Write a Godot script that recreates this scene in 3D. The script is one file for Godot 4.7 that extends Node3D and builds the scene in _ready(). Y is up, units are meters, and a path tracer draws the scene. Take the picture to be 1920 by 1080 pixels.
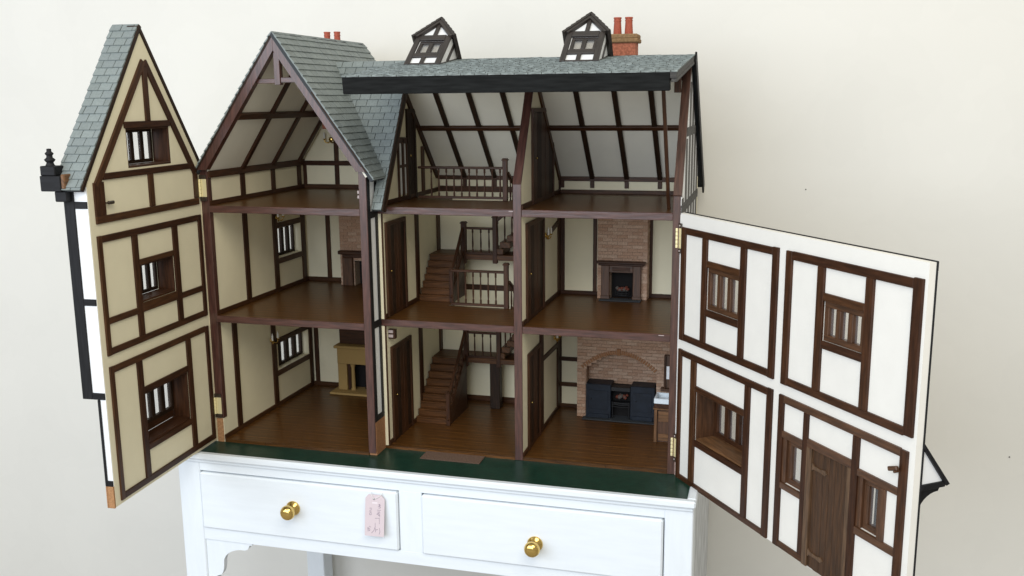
extends Node3D
# A timber-framed doll's house standing open on a white two-drawer table. Units are metres, true size.

var M := {}
var counts := {}
var rng := RandomNumberGenerator.new()

# ---------------------------------------------------------------- tree helpers
func numbered(parent: Node, called: String) -> String:
	var key := "%d/%s" % [parent.get_instance_id(), called]
	var n: int = counts.get(key, 0)
	counts[key] = n + 1
	return called if n == 0 else "%s_%03d" % [called, n]

func tag(o: Node, label: String, category: String, group := "") -> Node:
	o.set_meta("label", label)
	o.set_meta("category", category)
	if group != "":
		o.set_meta("group", group)
	return o

func base(parent: Node, called: String, xf := Transform3D.IDENTITY) -> Node3D:
	var o := Node3D.new()
	o.name = numbered(parent, called)
	parent.add_child(o, true)
	o.transform = xf
	return o

func mb() -> SurfaceTool:
	var st := SurfaceTool.new()
	st.begin(Mesh.PRIMITIVE_TRIANGLES)
	return st

func build(parent: Node, called: String, st: SurfaceTool, mat: Material, xf := Transform3D.IDENTITY) -> MeshInstance3D:
	var o := MeshInstance3D.new()
	o.name = numbered(parent, called)
	o.mesh = st.commit()
	o.material_override = mat
	parent.add_child(o, true)
	o.transform = xf
	return o

func frame(o: Vector3, x: Vector3, y: Vector3, z: Vector3) -> Transform3D:
	return Transform3D(Basis(x, y, z), o)

# ---------------------------------------------------------------- shape helpers
func tri(st: SurfaceTool, p: Array, n: Array, uv: Array) -> void:
	var mean: Vector3 = n[0] + n[1] + n[2]
	var order := [0, 1, 2]
	if (p[1] - p[0]).cross(p[2] - p[0]).dot(mean) > 0.0:
		order = [0, 2, 1]
	for i in order:
		st.set_normal(n[i])
		st.set_uv(uv[i])
		st.add_vertex(p[i])

func quad(st: SurfaceTool, a: Vector3, b: Vector3, c: Vector3, d: Vector3, n: Vector3, uv: Array) -> void:
	tri(st, [a, b, c], [n, n, n], [uv[0], uv[1], uv[2]])
	tri(st, [a, c, d], [n, n, n], [uv[0], uv[2], uv[3]])

# a box with small chamfers; texture v runs along the longest side
func box(st: SurfaceTool, a: Vector3, b: Vector3, c := 0.0006, xf := Transform3D.IDENTITY, along := -1) -> void:
	var h := (b - a).abs() * 0.5
	var m := (a + b) * 0.5
	c = minf(c, minf(h.x, minf(h.y, h.z)) * 0.45)
	var L := along
	if L < 0:
		L = h.max_axis_index()
	var A := (L + 1) % 3
	var B := (L + 2) % 3
	var off := Vector2(rng.randf(), rng.randf())
	var vs := {}
	for sx in [-1, 1]:
		for sy in [-1, 1]:
			for sz in [-1, 1]:
				var s := Vector3(sx, sy, sz)
				var tri_of := []
				for k in 3:
					var v := s * (h - Vector3(c, c, c))
					v[k] = s[k] * h[k]
					tri_of.append(v)
				vs[Vector3i(sx, sy, sz)] = tri_of
	var uvf := func(v: Vector3) -> Vector2: return Vector2(v[A] + v[B] + off.x, v[L] + off.y)
	var put := func(pts: Array, n: Vector3) -> void:
		var q := []
		var u := []
		for v in pts:
			q.append(xf * (v + m))
			u.append(uvf.call(v))
		var nn: Vector3 = (xf.basis * n).normalized()
		for k in range(1, q.size() - 1):
			tri(st, [q[0], q[k], q[k + 1]], [nn, nn, nn], [u[0], u[k], u[k + 1]])
	for k in 3:
		var i := (k + 1) % 3
		var j := (k + 2) % 3
		for s in [-1, 1]:
			var ring := []
			for ij in [[-1, -1], [1, -1], [1, 1], [-1, 1]]:
				var key := Vector3i.ZERO
				key[k] = s
				key[i] = ij[0]
				key[j] = ij[1]
				ring.append(vs[key][k])
			var n := Vector3.ZERO
			n[k] = s
			put.call(ring, n)
	if c < 0.0001:
		return
	for k in 3:
		var i := (k + 1) % 3
		var j := (k + 2) % 3
		for si in [-1, 1]:
			for sj in [-1, 1]:
				var lo := Vector3i.ZERO
				lo[i] = si
				lo[j] = sj
				lo[k] = -1
				var hi := lo
				hi[k] = 1
				var n := Vector3.ZERO
				n[i] = si
				n[j] = sj
				put.call([vs[lo][i], vs[hi][i], vs[hi][j], vs[lo][j]], n.normalized())
	for key in vs:
		put.call(vs[key], Vector3(key).normalized())

func bx(x0: float, x1: float, y0: float, y1: float, z0: float, z1: float, c := 0.0006, along := -1) -> SurfaceTool:
	var st := mb()
	box(st, Vector3(x0, y0, z0), Vector3(x1, y1, z1), c, Transform3D.IDENTITY, along)
	return st

# a bar of width w in the local xy plane between two points, from depth z0 to z1
func bar(p: Vector2, q: Vector2, w: float, z0: float, z1: float, c := 0.0006) -> SurfaceTool:
	var st := mb()
	var d := (q - p).normalized()
	var l := p.distance_to(q)
	var xf := Transform3D(Basis(Vector3(d.y, -d.x, 0), Vector3(d.x, d.y, 0), Vector3(0, 0, 1)), Vector3((p.x + q.x) / 2, (p.y + q.y) / 2, 0))
	box(st, Vector3(-w / 2, -l / 2, z0), Vector3(w / 2, l / 2, z1), c, xf, 1)
	return st

func rod(st: SurfaceTool, pts: Array, r: float, seg := 8) -> void:
	var prev := []
	var up := Vector3(0.31, 0.87, 0.12).normalized()
	var len_so := 0.0
	for i in pts.size():
		var t: Vector3 = (pts[mini(i + 1, pts.size() - 1)] - pts[maxi(i - 1, 0)]).normalized()
		var a := t.cross(up).normalized()
		if a.length() < 0.1:
			a = t.cross(Vector3(1, 0, 0)).normalized()
		var b := t.cross(a).normalized()
		if i > 0:
			len_so += (pts[i] - pts[i - 1]).length()
		var ring := []
		for k in seg + 1:
			var g := TAU * k / seg
			var n := a * cos(g) + b * sin(g)
			ring.append([pts[i] + n * r, n, Vector2(r * g, len_so)])
		if i > 0:
			for k in seg:
				var A = prev[k]; var B = prev[k + 1]; var C = ring[k + 1]; var D = ring[k]
				tri(st, [A[0], B[0], C[0]], [A[1], B[1], C[1]], [A[2], B[2], C[2]])
				tri(st, [A[0], C[0], D[0]], [A[1], C[1], D[1]], [A[2], C[2], D[2]])
		if i == 0 or i == pts.size() - 1:
			var n0: Vector3 = -t if i == 0 else t
			for k in range(1, seg - 1):
				tri(st, [ring[0][0], ring[k][0], ring[k + 1][0]], [n0, n0, n0], [ring[0][2], ring[k][2], ring[k + 1][2]])
		prev = ring

# profile: list of Vector2(radius, height), turned round the local y axis
func lathe(st: SurfaceTool, profile: Array, seg := 20, xf := Transform3D.IDENTITY, smooth := true) -> void:
	var norms := []
	for i in profile.size():
		var t: Vector2 = profile[mini(i + 1, profile.size() - 1)] - profile[maxi(i - 1, 0)]
		norms.append(Vector2(t.y, -t.x).normalized())
	for i in profile.size() - 1:
		var p: Vector2 = profile[i]
		var q: Vector2 = profile[i + 1]
		var np: Vector2 = norms[i]
		var nq: Vector2 = norms[i + 1]
		if not smooth:
			var t := q - p
			np = Vector2(t.y, -t.x).normalized()
			nq = np
		for k in seg:
			var v := []
			var ns := []
			var us := []
			for e in [[p, np, k], [p, np, k + 1], [q, nq, k + 1], [q, nq, k]]:
				var g: float = TAU * e[2] / seg
				v.append(xf * Vector3(e[0].x * cos(g), e[0].y, e[0].x * sin(g)))
				ns.append((xf.basis * Vector3(e[1].x * cos(g), e[1].y, e[1].x * sin(g))).normalized())
				us.append(Vector2(g * 0.01, e[0].y))
			tri(st, [v[0], v[1], v[2]], [ns[0], ns[1], ns[2]], [us[0], us[1], us[2]])
			tri(st, [v[0], v[2], v[3]], [ns[0], ns[2], ns[3]], [us[0], us[2], us[3]])

# flat polygon (any simple outline) between depths; ztop may be a Callable of the point
func poly(st: SurfaceTool, pts: PackedVector2Array, z0: float, ztop, xf := Transform3D.IDENTITY) -> void:
	var ids := Geometry2D.triangulate_polygon(pts)
	var zt := func(p: Vector2) -> float: return ztop.call(p) if ztop is Callable else ztop
	for k in range(0, ids.size(), 3):
		var a := []; var b := []; var u := []
		for e in 3:
			var p: Vector2 = pts[ids[k + e]]
			a.append(xf * Vector3(p.x, p.y, zt.call(p)))
			b.append(xf * Vector3(p.x, p.y, z0))
			u.append(p)
		var n: Vector3 = (a[1] - a[0]).cross(a[2] - a[0]).normalized()
		if n.dot(xf.basis.z) < 0: n = -n
		var nb: Vector3 = -xf.basis.z.normalized()
		tri(st, a, [n, n, n], u)
		tri(st, b, [nb, nb, nb], u)
	var cw := Geometry2D.is_polygon_clockwise(pts)
	for i in pts.size():
		var p := pts[i]
		var q := pts[(i + 1) % pts.size()]
		var d := (q - p)
		if d.length() < 1e-7:
			continue
		var n2 := Vector2(d.y, -d.x).normalized() * (-1.0 if cw else 1.0)
		var n := (xf.basis * Vector3(n2.x, n2.y, 0)).normalized()
		quad(st, xf * Vector3(p.x, p.y, z0), xf * Vector3(q.x, q.y, z0), xf * Vector3(q.x, q.y, zt.call(q)), xf * Vector3(p.x, p.y, zt.call(p)), n,
			[Vector2(p.x, p.y), Vector2(q.x, q.y), Vector2(q.x, q.y + 0.01), Vector2(p.x, p.y + 0.01)])

# a slab with a convex outline and rectangular openings [x0, x1, y0, y1]
func panel(outline: PackedVector2Array, holes: Array, z0: float, z1: float) -> SurfaceTool:
	var st := mb()
	var xs := {}
	var ys := {}
	for p in outline:
		xs[snappedf(p.x, 0.00001)] = true
		ys[snappedf(p.y, 0.00001)] = true
	for h in holes:
		xs[h[0]] = true; xs[h[1]] = true; ys[h[2]] = true; ys[h[3]] = true
	var X := xs.keys(); X.sort()
	var Y := ys.keys(); Y.sort()
	for i in X.size() - 1:
		for j in Y.size() - 1:
			var mid := Vector2((X[i] + X[i + 1]) / 2, (Y[j] + Y[j + 1]) / 2)
			var skip := false
			for h in holes:
				if mid.x > h[0] and mid.x < h[1] and mid.y > h[2] and mid.y < h[3]:
					skip = true
			if skip:
				continue
			var cell := PackedVector2Array([Vector2(X[i], Y[j]), Vector2(X[i + 1], Y[j]), Vector2(X[i + 1], Y[j + 1]), Vector2(X[i], Y[j + 1])])
			for c in Geometry2D.intersect_polygons(cell, outline):
				for k in range(1, c.size() - 1):
					for f in [[z1, Vector3(0, 0, 1)], [z0, Vector3(0, 0, -1)]]:
						tri(st, [Vector3(c[0].x, c[0].y, f[0]), Vector3(c[k].x, c[k].y, f[0]), Vector3(c[k + 1].x, c[k + 1].y, f[0])], [f[1], f[1], f[1]], [c[0], c[k], c[k + 1]])
	var rims := [[outline, 1.0]]
	for h in holes:
		rims.append([PackedVector2Array([Vector2(h[0], h[2]), Vector2(h[1], h[2]), Vector2(h[1], h[3]), Vector2(h[0], h[3])]), -1.0])
	for r in rims:
		var pts: PackedVector2Array = r[0]
		var s: float = r[1] * (-1.0 if Geometry2D.is_polygon_clockwise(pts) else 1.0)
		for i in pts.size():
			var p := pts[i]
			var q := pts[(i + 1) % pts.size()]
			var d := q - p
			var n2 := Vector2(d.y, -d.x).normalized() * s
			quad(st, Vector3(p.x, p.y, z0), Vector3(q.x, q.y, z0), Vector3(q.x, q.y, z1), Vector3(p.x, p.y, z1), Vector3(n2.x, n2.y, 0), [p, q, q + Vector2(0.01, 0.01), p + Vector2(0.01, 0.01)])
	return st

func rect(x0: float, x1: float, y0: float, y1: float) -> PackedVector2Array:
	return PackedVector2Array([Vector2(x0, y0), Vector2(x1, y0), Vector2(x1, y1), Vector2(x0, y1)])

# overlapping slates on a roof plane: local y runs up the slope, 0 at the ridge
func slates(parent: Node, shape: PackedVector2Array, pitch: float, width: float, merged := false, lift := 0.0026) -> void:
	var lo := Vector2(1e9, 1e9)
	var hi := Vector2(-1e9, -1e9)
	for p in shape:
		lo = lo.min(p)
		hi = hi.max(p)
	var all := [mb(), mb(), mb(), mb(), mb()]
	var used := {}
	var row := 0
	while hi.y - row * pitch > lo.y + 0.0005:
		var y1 := hi.y - row * pitch
		var y0 := y1 - pitch
		var x := lo.x - width * rng.randf_range(0.42, 0.58) * (row % 2) - 0.2 * width * rng.randf()
		while x < hi.x:
			var w := width * rng.randf_range(0.97, 1.03)
			var jy := rng.randf_range(-0.0003, 0.0003)
			var up := minf(y1 + pitch * 0.35, hi.y)
			var cell := rect(x + 0.0006, x + w - 0.0006, y0 + jy + 0.0002, up)
			x += w
			var jz := rng.randf_range(-0.0003, 0.0004)
			var tilt := rng.randf_range(-0.0003, 0.0003)
			var k := rng.randi() % 5
			for c in Geometry2D.intersect_polygons(cell, shape):
				if c.size() < 3:
					continue
				var area := 0.0
				for e in c.size():
					area += c[e].cross(c[(e + 1) % c.size()])
				if absf(area) < 0.00001:
					continue
				var mid_x := cell[0].x
				var zf := func(p: Vector2) -> float: return 0.0007 + (lift + jz) * (up - p.y) / (up - y0) + tilt * (p.x - mid_x) / w
				var st: SurfaceTool = all[k] if merged else mb()
				used[k] = true
				poly(st, c, -0.0004, zf)
				if not merged:
					build(parent, "slate", st, M["slate%d" % k])
		row += 1
	if merged:
		for k in used:
			var o := build(parent, "slate_courses", all[k], M["slate%d" % k])
			o.set_meta("kind", "stuff")

# rows of separate bricks on the local xy face; skip(Vector2) leaves out bricks
func bricks(parent: Node, x0: float, x1: float, y0: float, y1: float, z0: float, z1: float, skip = null, bw := 0.0215, bh := 0.0072) -> void:
	var sts := [mb(), mb(), mb()]
	var g := 0.0005
	var row := 0
	var y := y0
	while y < y1 - 0.001:
		var top := minf(y + bh, y1)
		var x := x0 - (bw / 2 if row % 2 else 0.0)
		while x < x1 - 0.0005:
			var l := maxf(x, x0)
			var r := minf(x + bw, x1)
			x += bw
			if r - l < 0.0015:
				continue
			if skip != null and skip.call(Vector2((l + r) / 2, (y + top) / 2)):
				continue
			box(sts[rng.randi() % 3], Vector3(l + g / 2, y + g / 2, z0), Vector3(r - g / 2, top - g / 2, z1 + rng.randf_range(-0.0003, 0.0003)), 0.0003)
		y += bh
		row += 1
	for k in 3:
		build(parent, "brickwork", sts[k], M["brick%d" % k]).set_meta("kind", "stuff")

# ---------------------------------------------------------------- materials
func noise_image(size: int, freq: float, octaves: int, seed_: int) -> Image:
	var n := FastNoiseLite.new()
	n.seed = seed_
	n.noise_type = FastNoiseLite.TYPE_SIMPLEX_SMOOTH
	n.frequency = freq
	n.fractal_octaves = octaves
	return n.get_seamless_image(size, size)

func tone_image(src: Image, lo: float, hi: float, power := 1.0) -> Image:
	var im := Image.create(src.get_width(), src.get_height(), false, Image.FORMAT_RGB8)
	for y in src.get_height():
		for x in src.get_width():
			var v := lerpf(lo, hi, pow(src.get_pixel(x, y).r, power))
			im.set_pixel(x, y, Color(v, v, v))
	return im

func mat(called: String, linear: Color, rough: float, tex: Image = null, uvs := Vector3.ONE, spec := 0.5, bump: Image = null, bump_cm := 0.02) -> StandardMaterial3D:
	var m := StandardMaterial3D.new()
	m.resource_name = called
	m.albedo_color = linear.linear_to_srgb()
	m.roughness = rough
	m.metallic_specular = spec
	if tex:
		m.albedo_texture = ImageTexture.create_from_image(tex)
		m.uv1_scale = uvs
	if bump:
		m.heightmap_enabled = true
		m.heightmap_texture = ImageTexture.create_from_image(bump)
		m.heightmap_scale = bump_cm
		m.uv1_scale = uvs
	M[called] = m
	return m

func materials() -> void:
	var grain := noise_image(256, 0.02, 4, 11)
	var wood := tone_image(grain, 0.62, 1.0, 0.9)
	var fine := noise_image(256, 0.06, 3, 5)
	var soft := tone_image(noise_image(256, 0.012, 4, 21), 0.982, 1.0)
	var blot := tone_image(noise_image(256, 0.02, 4, 31), 0.74, 1.0)
	var wuv := Vector3(28, 3.2, 1)
	mat("timber", Color(0.074, 0.028, 0.011), 0.46, wood, wuv, 0.38, grain, 0.012)
	mat("timber1", Color(0.060, 0.022, 0.009), 0.5, wood, wuv, 0.35, grain, 0.012)
	mat("timber2", Color(0.092, 0.037, 0.014), 0.46, wood, wuv, 0.38, grain, 0.012)
	mat("timber_light", Color(0.115, 0.05, 0.022), 0.45, wood, wuv, 0.5, grain, 0.012)
	mat("oak", Color(0.21, 0.10, 0.04), 0.5, wood, wuv, 0.45, grain, 0.012)
	mat("stair", Color(0.135, 0.054, 0.016), 0.45, wood, wuv, 0.4)
	mat("edge_light", Color(0.105, 0.048, 0.033), 0.36, wood, wuv, 0.5, grain, 0.012)
	mat("door_oak", Color(0.082, 0.036, 0.013), 0.5, wood, wuv, 0.45, grain, 0.012)
	mat("strap", Color(0.15, 0.085, 0.045), 0.5, wood, wuv, 0.45)
	mat("edge", Color(0.105, 0.042, 0.031), 0.3, wood, wuv, 0.6, grain, 0.012)
	mat("dark", Color(0.036, 0.018, 0.009), 0.55, wood, wuv, 0.35)
	mat("black", Color(0.013, 0.013, 0.015), 0.55, wood, wuv, 0.35, grain, 0.012)
	mat("grey_black", Color(0.036, 0.027, 0.023), 0.5, wood, wuv, 0.5)
	mat("weathered", Color(0.09, 0.085, 0.08), 0.7, wood, wuv, 0.4)
	mat("cream", Color(0.805, 0.74, 0.54), 0.65, soft, Vector3(6, 6, 1), 0.35, fine, 0.006)
	mat("ceiling", Color(0.80, 0.77, 0.66), 0.7, soft, Vector3(6, 6, 1), 0.3, fine, 0.006)
	mat("door_white", Color(0.83, 0.81, 0.76), 0.55, soft, Vector3(6, 6, 1), 0.4, fine, 0.004)
	mat("white", Color(0.82, 0.83, 0.84), 0.4, soft, Vector3(5, 5, 1), 0.45, fine, 0.004)
	# brushed white paint with faint streaks along the boards
	var streak := tone_image(noise_image(256, 0.02, 5, 77), 0.975, 1.0)
	mat("table", Color(0.775, 0.825, 0.875), 0.32, streak, Vector3(9, 1.3, 1), 0.5, grain, 0.008)
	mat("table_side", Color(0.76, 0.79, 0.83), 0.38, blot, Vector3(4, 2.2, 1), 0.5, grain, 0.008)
	# leather cloth: dark green with slight scuffs
	mat("green", Color(0.009, 0.042, 0.028), 0.33, tone_image(noise_image(256, 0.03, 5, 41), 0.82, 1.0), Vector3(5, 5, 1), 0.4, fine, 0.01)
	mat("mat", Color(0.21, 0.135, 0.10), 0.95, tone_image(noise_image(256, 0.12, 3, 8), 0.6, 1.0), Vector3(12, 12, 1), 0.2, fine, 0.06)
	var br := tone_image(noise_image(128, 0.05, 4, 51), 0.8, 1.0)
	for k in 3:
		mat("brick%d" % k, [Color(0.58, 0.385, 0.275), Color(0.53, 0.335, 0.23), Color(0.63, 0.44, 0.32)][k], 0.9, br, Vector3(40, 40, 1), 0.2)
	mat("mortar", Color(0.56, 0.42, 0.31), 0.95, br, Vector3(40, 40, 1), 0.2)
	mat("tan_brick", Color(0.47, 0.25, 0.12), 0.9, br, Vector3(30, 30, 1), 0.2)
	mat("tan_brick_dark", Color(0.40, 0.20, 0.10), 0.9, br, Vector3(30, 30, 1), 0.2)
	mat("pink_brick", Color(0.50, 0.30, 0.24), 0.9, br, Vector3(30, 30, 1), 0.2)
	mat("red_brick", Color(0.55, 0.20, 0.125), 0.85, blot, Vector3(30, 30, 1), 0.25)
	mat("terracotta", Color(0.46, 0.115, 0.07), 0.7, br, Vector3(30, 30, 1), 0.3)
	mat("cap_stone", Color(0.34, 0.215, 0.115), 0.9, br, Vector3(30, 30, 1), 0.2)
	mat("stone", Color(0.37, 0.245, 0.095), 0.85, soft, Vector3(24, 24, 1), 0.25)
	var sl := tone_image(noise_image(256, 0.03, 5, 61), 0.9, 1.0)
	for k in 5:
		var t: float = [0.93, 0.97, 1.0, 1.03, 1.07][k]
		mat("slate%d" % k, Color(0.235 * t, 0.268 * t, 0.262 * t + 0.004 * (k % 2)), 0.6, sl, Vector3(22, 22, 1), 0.4, fine, 0.008)
	mat("slate_worn", Color(0.37, 0.42, 0.41), 0.7, tone_image(noise_image(256, 0.04, 5, 63), 0.45, 1.0), Vector3(6, 16, 1), 0.35, fine, 0.03)
	mat("fascia", Color(0.015, 0.016, 0.016), 0.7, wood, wuv, 0.22)
	mat("slate_bed", Color(0.035, 0.04, 0.045), 0.9)
	mat("navy", Color(0.014, 0.021, 0.034), 0.5, blot, Vector3(8, 8, 1), 0.4)
	mat("iron", Color(0.008, 0.008, 0.009), 0.55)
	mat("soot", Color(0.006, 0.005, 0.005), 0.95)
	mat("ember", Color(0.15, 0.035, 0.018), 0.7)
	mat("ash", Color(0.12, 0.10, 0.085), 0.9)
	var brass := mat("brass", Color(0.72, 0.50, 0.16), 0.16)
	brass.metallic = 1.0
	var brass2 := mat("brass_satin", Color(0.86, 0.76, 0.45), 0.42)
	brass2.metallic = 0.4
	mat("bronze", Color(0.045, 0.03, 0.018), 0.4, blot, Vector3(30, 30, 1), 0.6)
	mat("candle", Color(0.78, 0.76, 0.70), 0.5)
	mat("pewter", Color(0.40, 0.33, 0.32), 0.4)
	mat("ceramic", Color(0.72, 0.78, 0.82), 0.2)
	mat("string", Color(0.82, 0.82, 0.80), 0.9)
	mat("nail", Color(0.02, 0.02, 0.025), 0.5)
	var g := StandardMaterial3D.new()
	g.resource_name = "glass"
	g.albedo_color = Color(0.95, 0.97, 1.0, 0.04)
	g.transparency = BaseMaterial3D.TRANSPARENCY_ALPHA
	g.roughness = 0.04
	M["glass"] = g
	# floorboards: eight boards across the picture, grain along v
	var fl := Image.create(256, 512, false, Image.FORMAT_RGB8)
	for x in 256:
		var b := x / 32
		var tone := 0.74 + 0.26 * fposmod(sin(b * 12.9898) * 43758.5, 1.0)
		for y in 512:
			var gr := grain.get_pixel((x * 3 + b * 37) % 256, (y / 3 + b * 61) % 256).r
			var v := tone * lerpf(0.55, 1.0, gr)
			if x % 32 < 3:
				v *= 0.6
			if (y + b * 197) % 512 < 2:
				v *= 0.5
			fl.set_pixel(x, y, Color(v, v * 0.985, v * 0.96))
	mat("floor", Color(0.235, 0.10, 0.025), 0.34, fl, Vector3(1.0 / 0.046, 1.0 / 0.2, 1), 0.4)
	# room wall: emulsion paint, faint roller texture and slow changes of tone
	mat("wall", Color(0.752, 0.738, 0.692), 0.85, tone_image(noise_image(512, 0.006, 5, 71), 0.98, 1.0), Vector3(0.7, 0.7, 1), 0.25, fine, 0.03)
	mat("lining", Color(0.30, 0.27, 0.22), 0.8)
	mat("carpet", Color(0.52, 0.49, 0.45), 0.95, blot, Vector3(3, 3, 1), 0.2)

# ---------------------------------------------------------------- the scene
func _ready() -> void:
	rng.seed = 20240
	var cam := Camera3D.new()
	cam.name = "camera"
	add_child(cam)
	cam.transform = Transform3D(Basis(Vector3(0.9646124, -0.00879254, -0.26352536), Vector3(-0.04200844, 0.98155302, -0.18651796), Vector3(0.26030408, 0.19098783, 0.94644885)).orthonormalized(), Vector3(0.7372361, 0.67865426, 1.70991498))
	cam.fov = 33.2735
	cam.near = 0.02
	cam.far = 60.0
	cam.current = true
	var we := WorldEnvironment.new()
	we.name = "environment"
	var env := Environment.new()
	env.background_mode = Environment.BG_COLOR
	env.background_color = Color(0.885, 0.875, 0.835)
	env.background_energy_multiplier = 0.585
	env.tonemap_mode = Environment.TONE_MAPPER_LINEAR
	env.tonemap_exposure = 1.0
	env.sdfgi_enabled = true
	env.ssao_enabled = true
	env.ssil_enabled = true
	we.environment = env
	add_child(we)
	area_light("window_light", Vector3(-0.9, 1.35, 3.1), Vector3(0.1, 0.25, -0.2), Vector2(4.2, 2.4), 12.6, Color(0.905, 0.945, 1.0))
	area_light("ceiling_light", Vector3(1.2, 2.4, 2.2), Vector3(0.0, 0.2, -0.1), Vector2(1.8, 1.8), 5.2, Color(1.0, 0.97, 0.90))
	materials()
	setting()
	table()
	dolls_house()
	furnishings()

func area_light(called: String, at: Vector3, to: Vector3, size: Vector2, energy: float, color: Color) -> void:
	var l := AreaLight3D.new()
	l.name = called
	l.area_size = size
	l.light_energy = energy
	l.light_color = color
	l.shadow_enabled = true
	l.area_range = 12.0
	add_child(l)
	l.look_at_from_position(at, to, Vector3.UP)

func setting() -> void:
	var w := build(self, "wall", bx(-3.5, 4.5, -0.77, 2.6, -0.55, -0.45, 0.0), M.wall)
	w.set_meta("kind", "structure")
	w.set_meta("label", "plain cream painted room wall behind the open dolls house")
	var f := build(self, "floor", bx(-3.5, 4.5, -0.81, -0.77, -0.45, 3.2, 0.0, 0), M.carpet)
	f.set_meta("kind", "structure")
	f.set_meta("label", "plain floor under the white table")
	for p in [Vector3(0.798, 0.486, 0.0014), Vector3(1.241, -0.078, 0.0016)]:
		var st := mb()
		lathe(st, [Vector2(0.0001, 0.0016), Vector2(p.z * 0.7, 0.0013), Vector2(p.z, 0.0)], 10, Transform3D(Basis(Vector3.RIGHT, PI / 2), Vector3(p.x, p.y, -0.4499)))
		build(w, "nail_head", st, M.nail)

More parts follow.
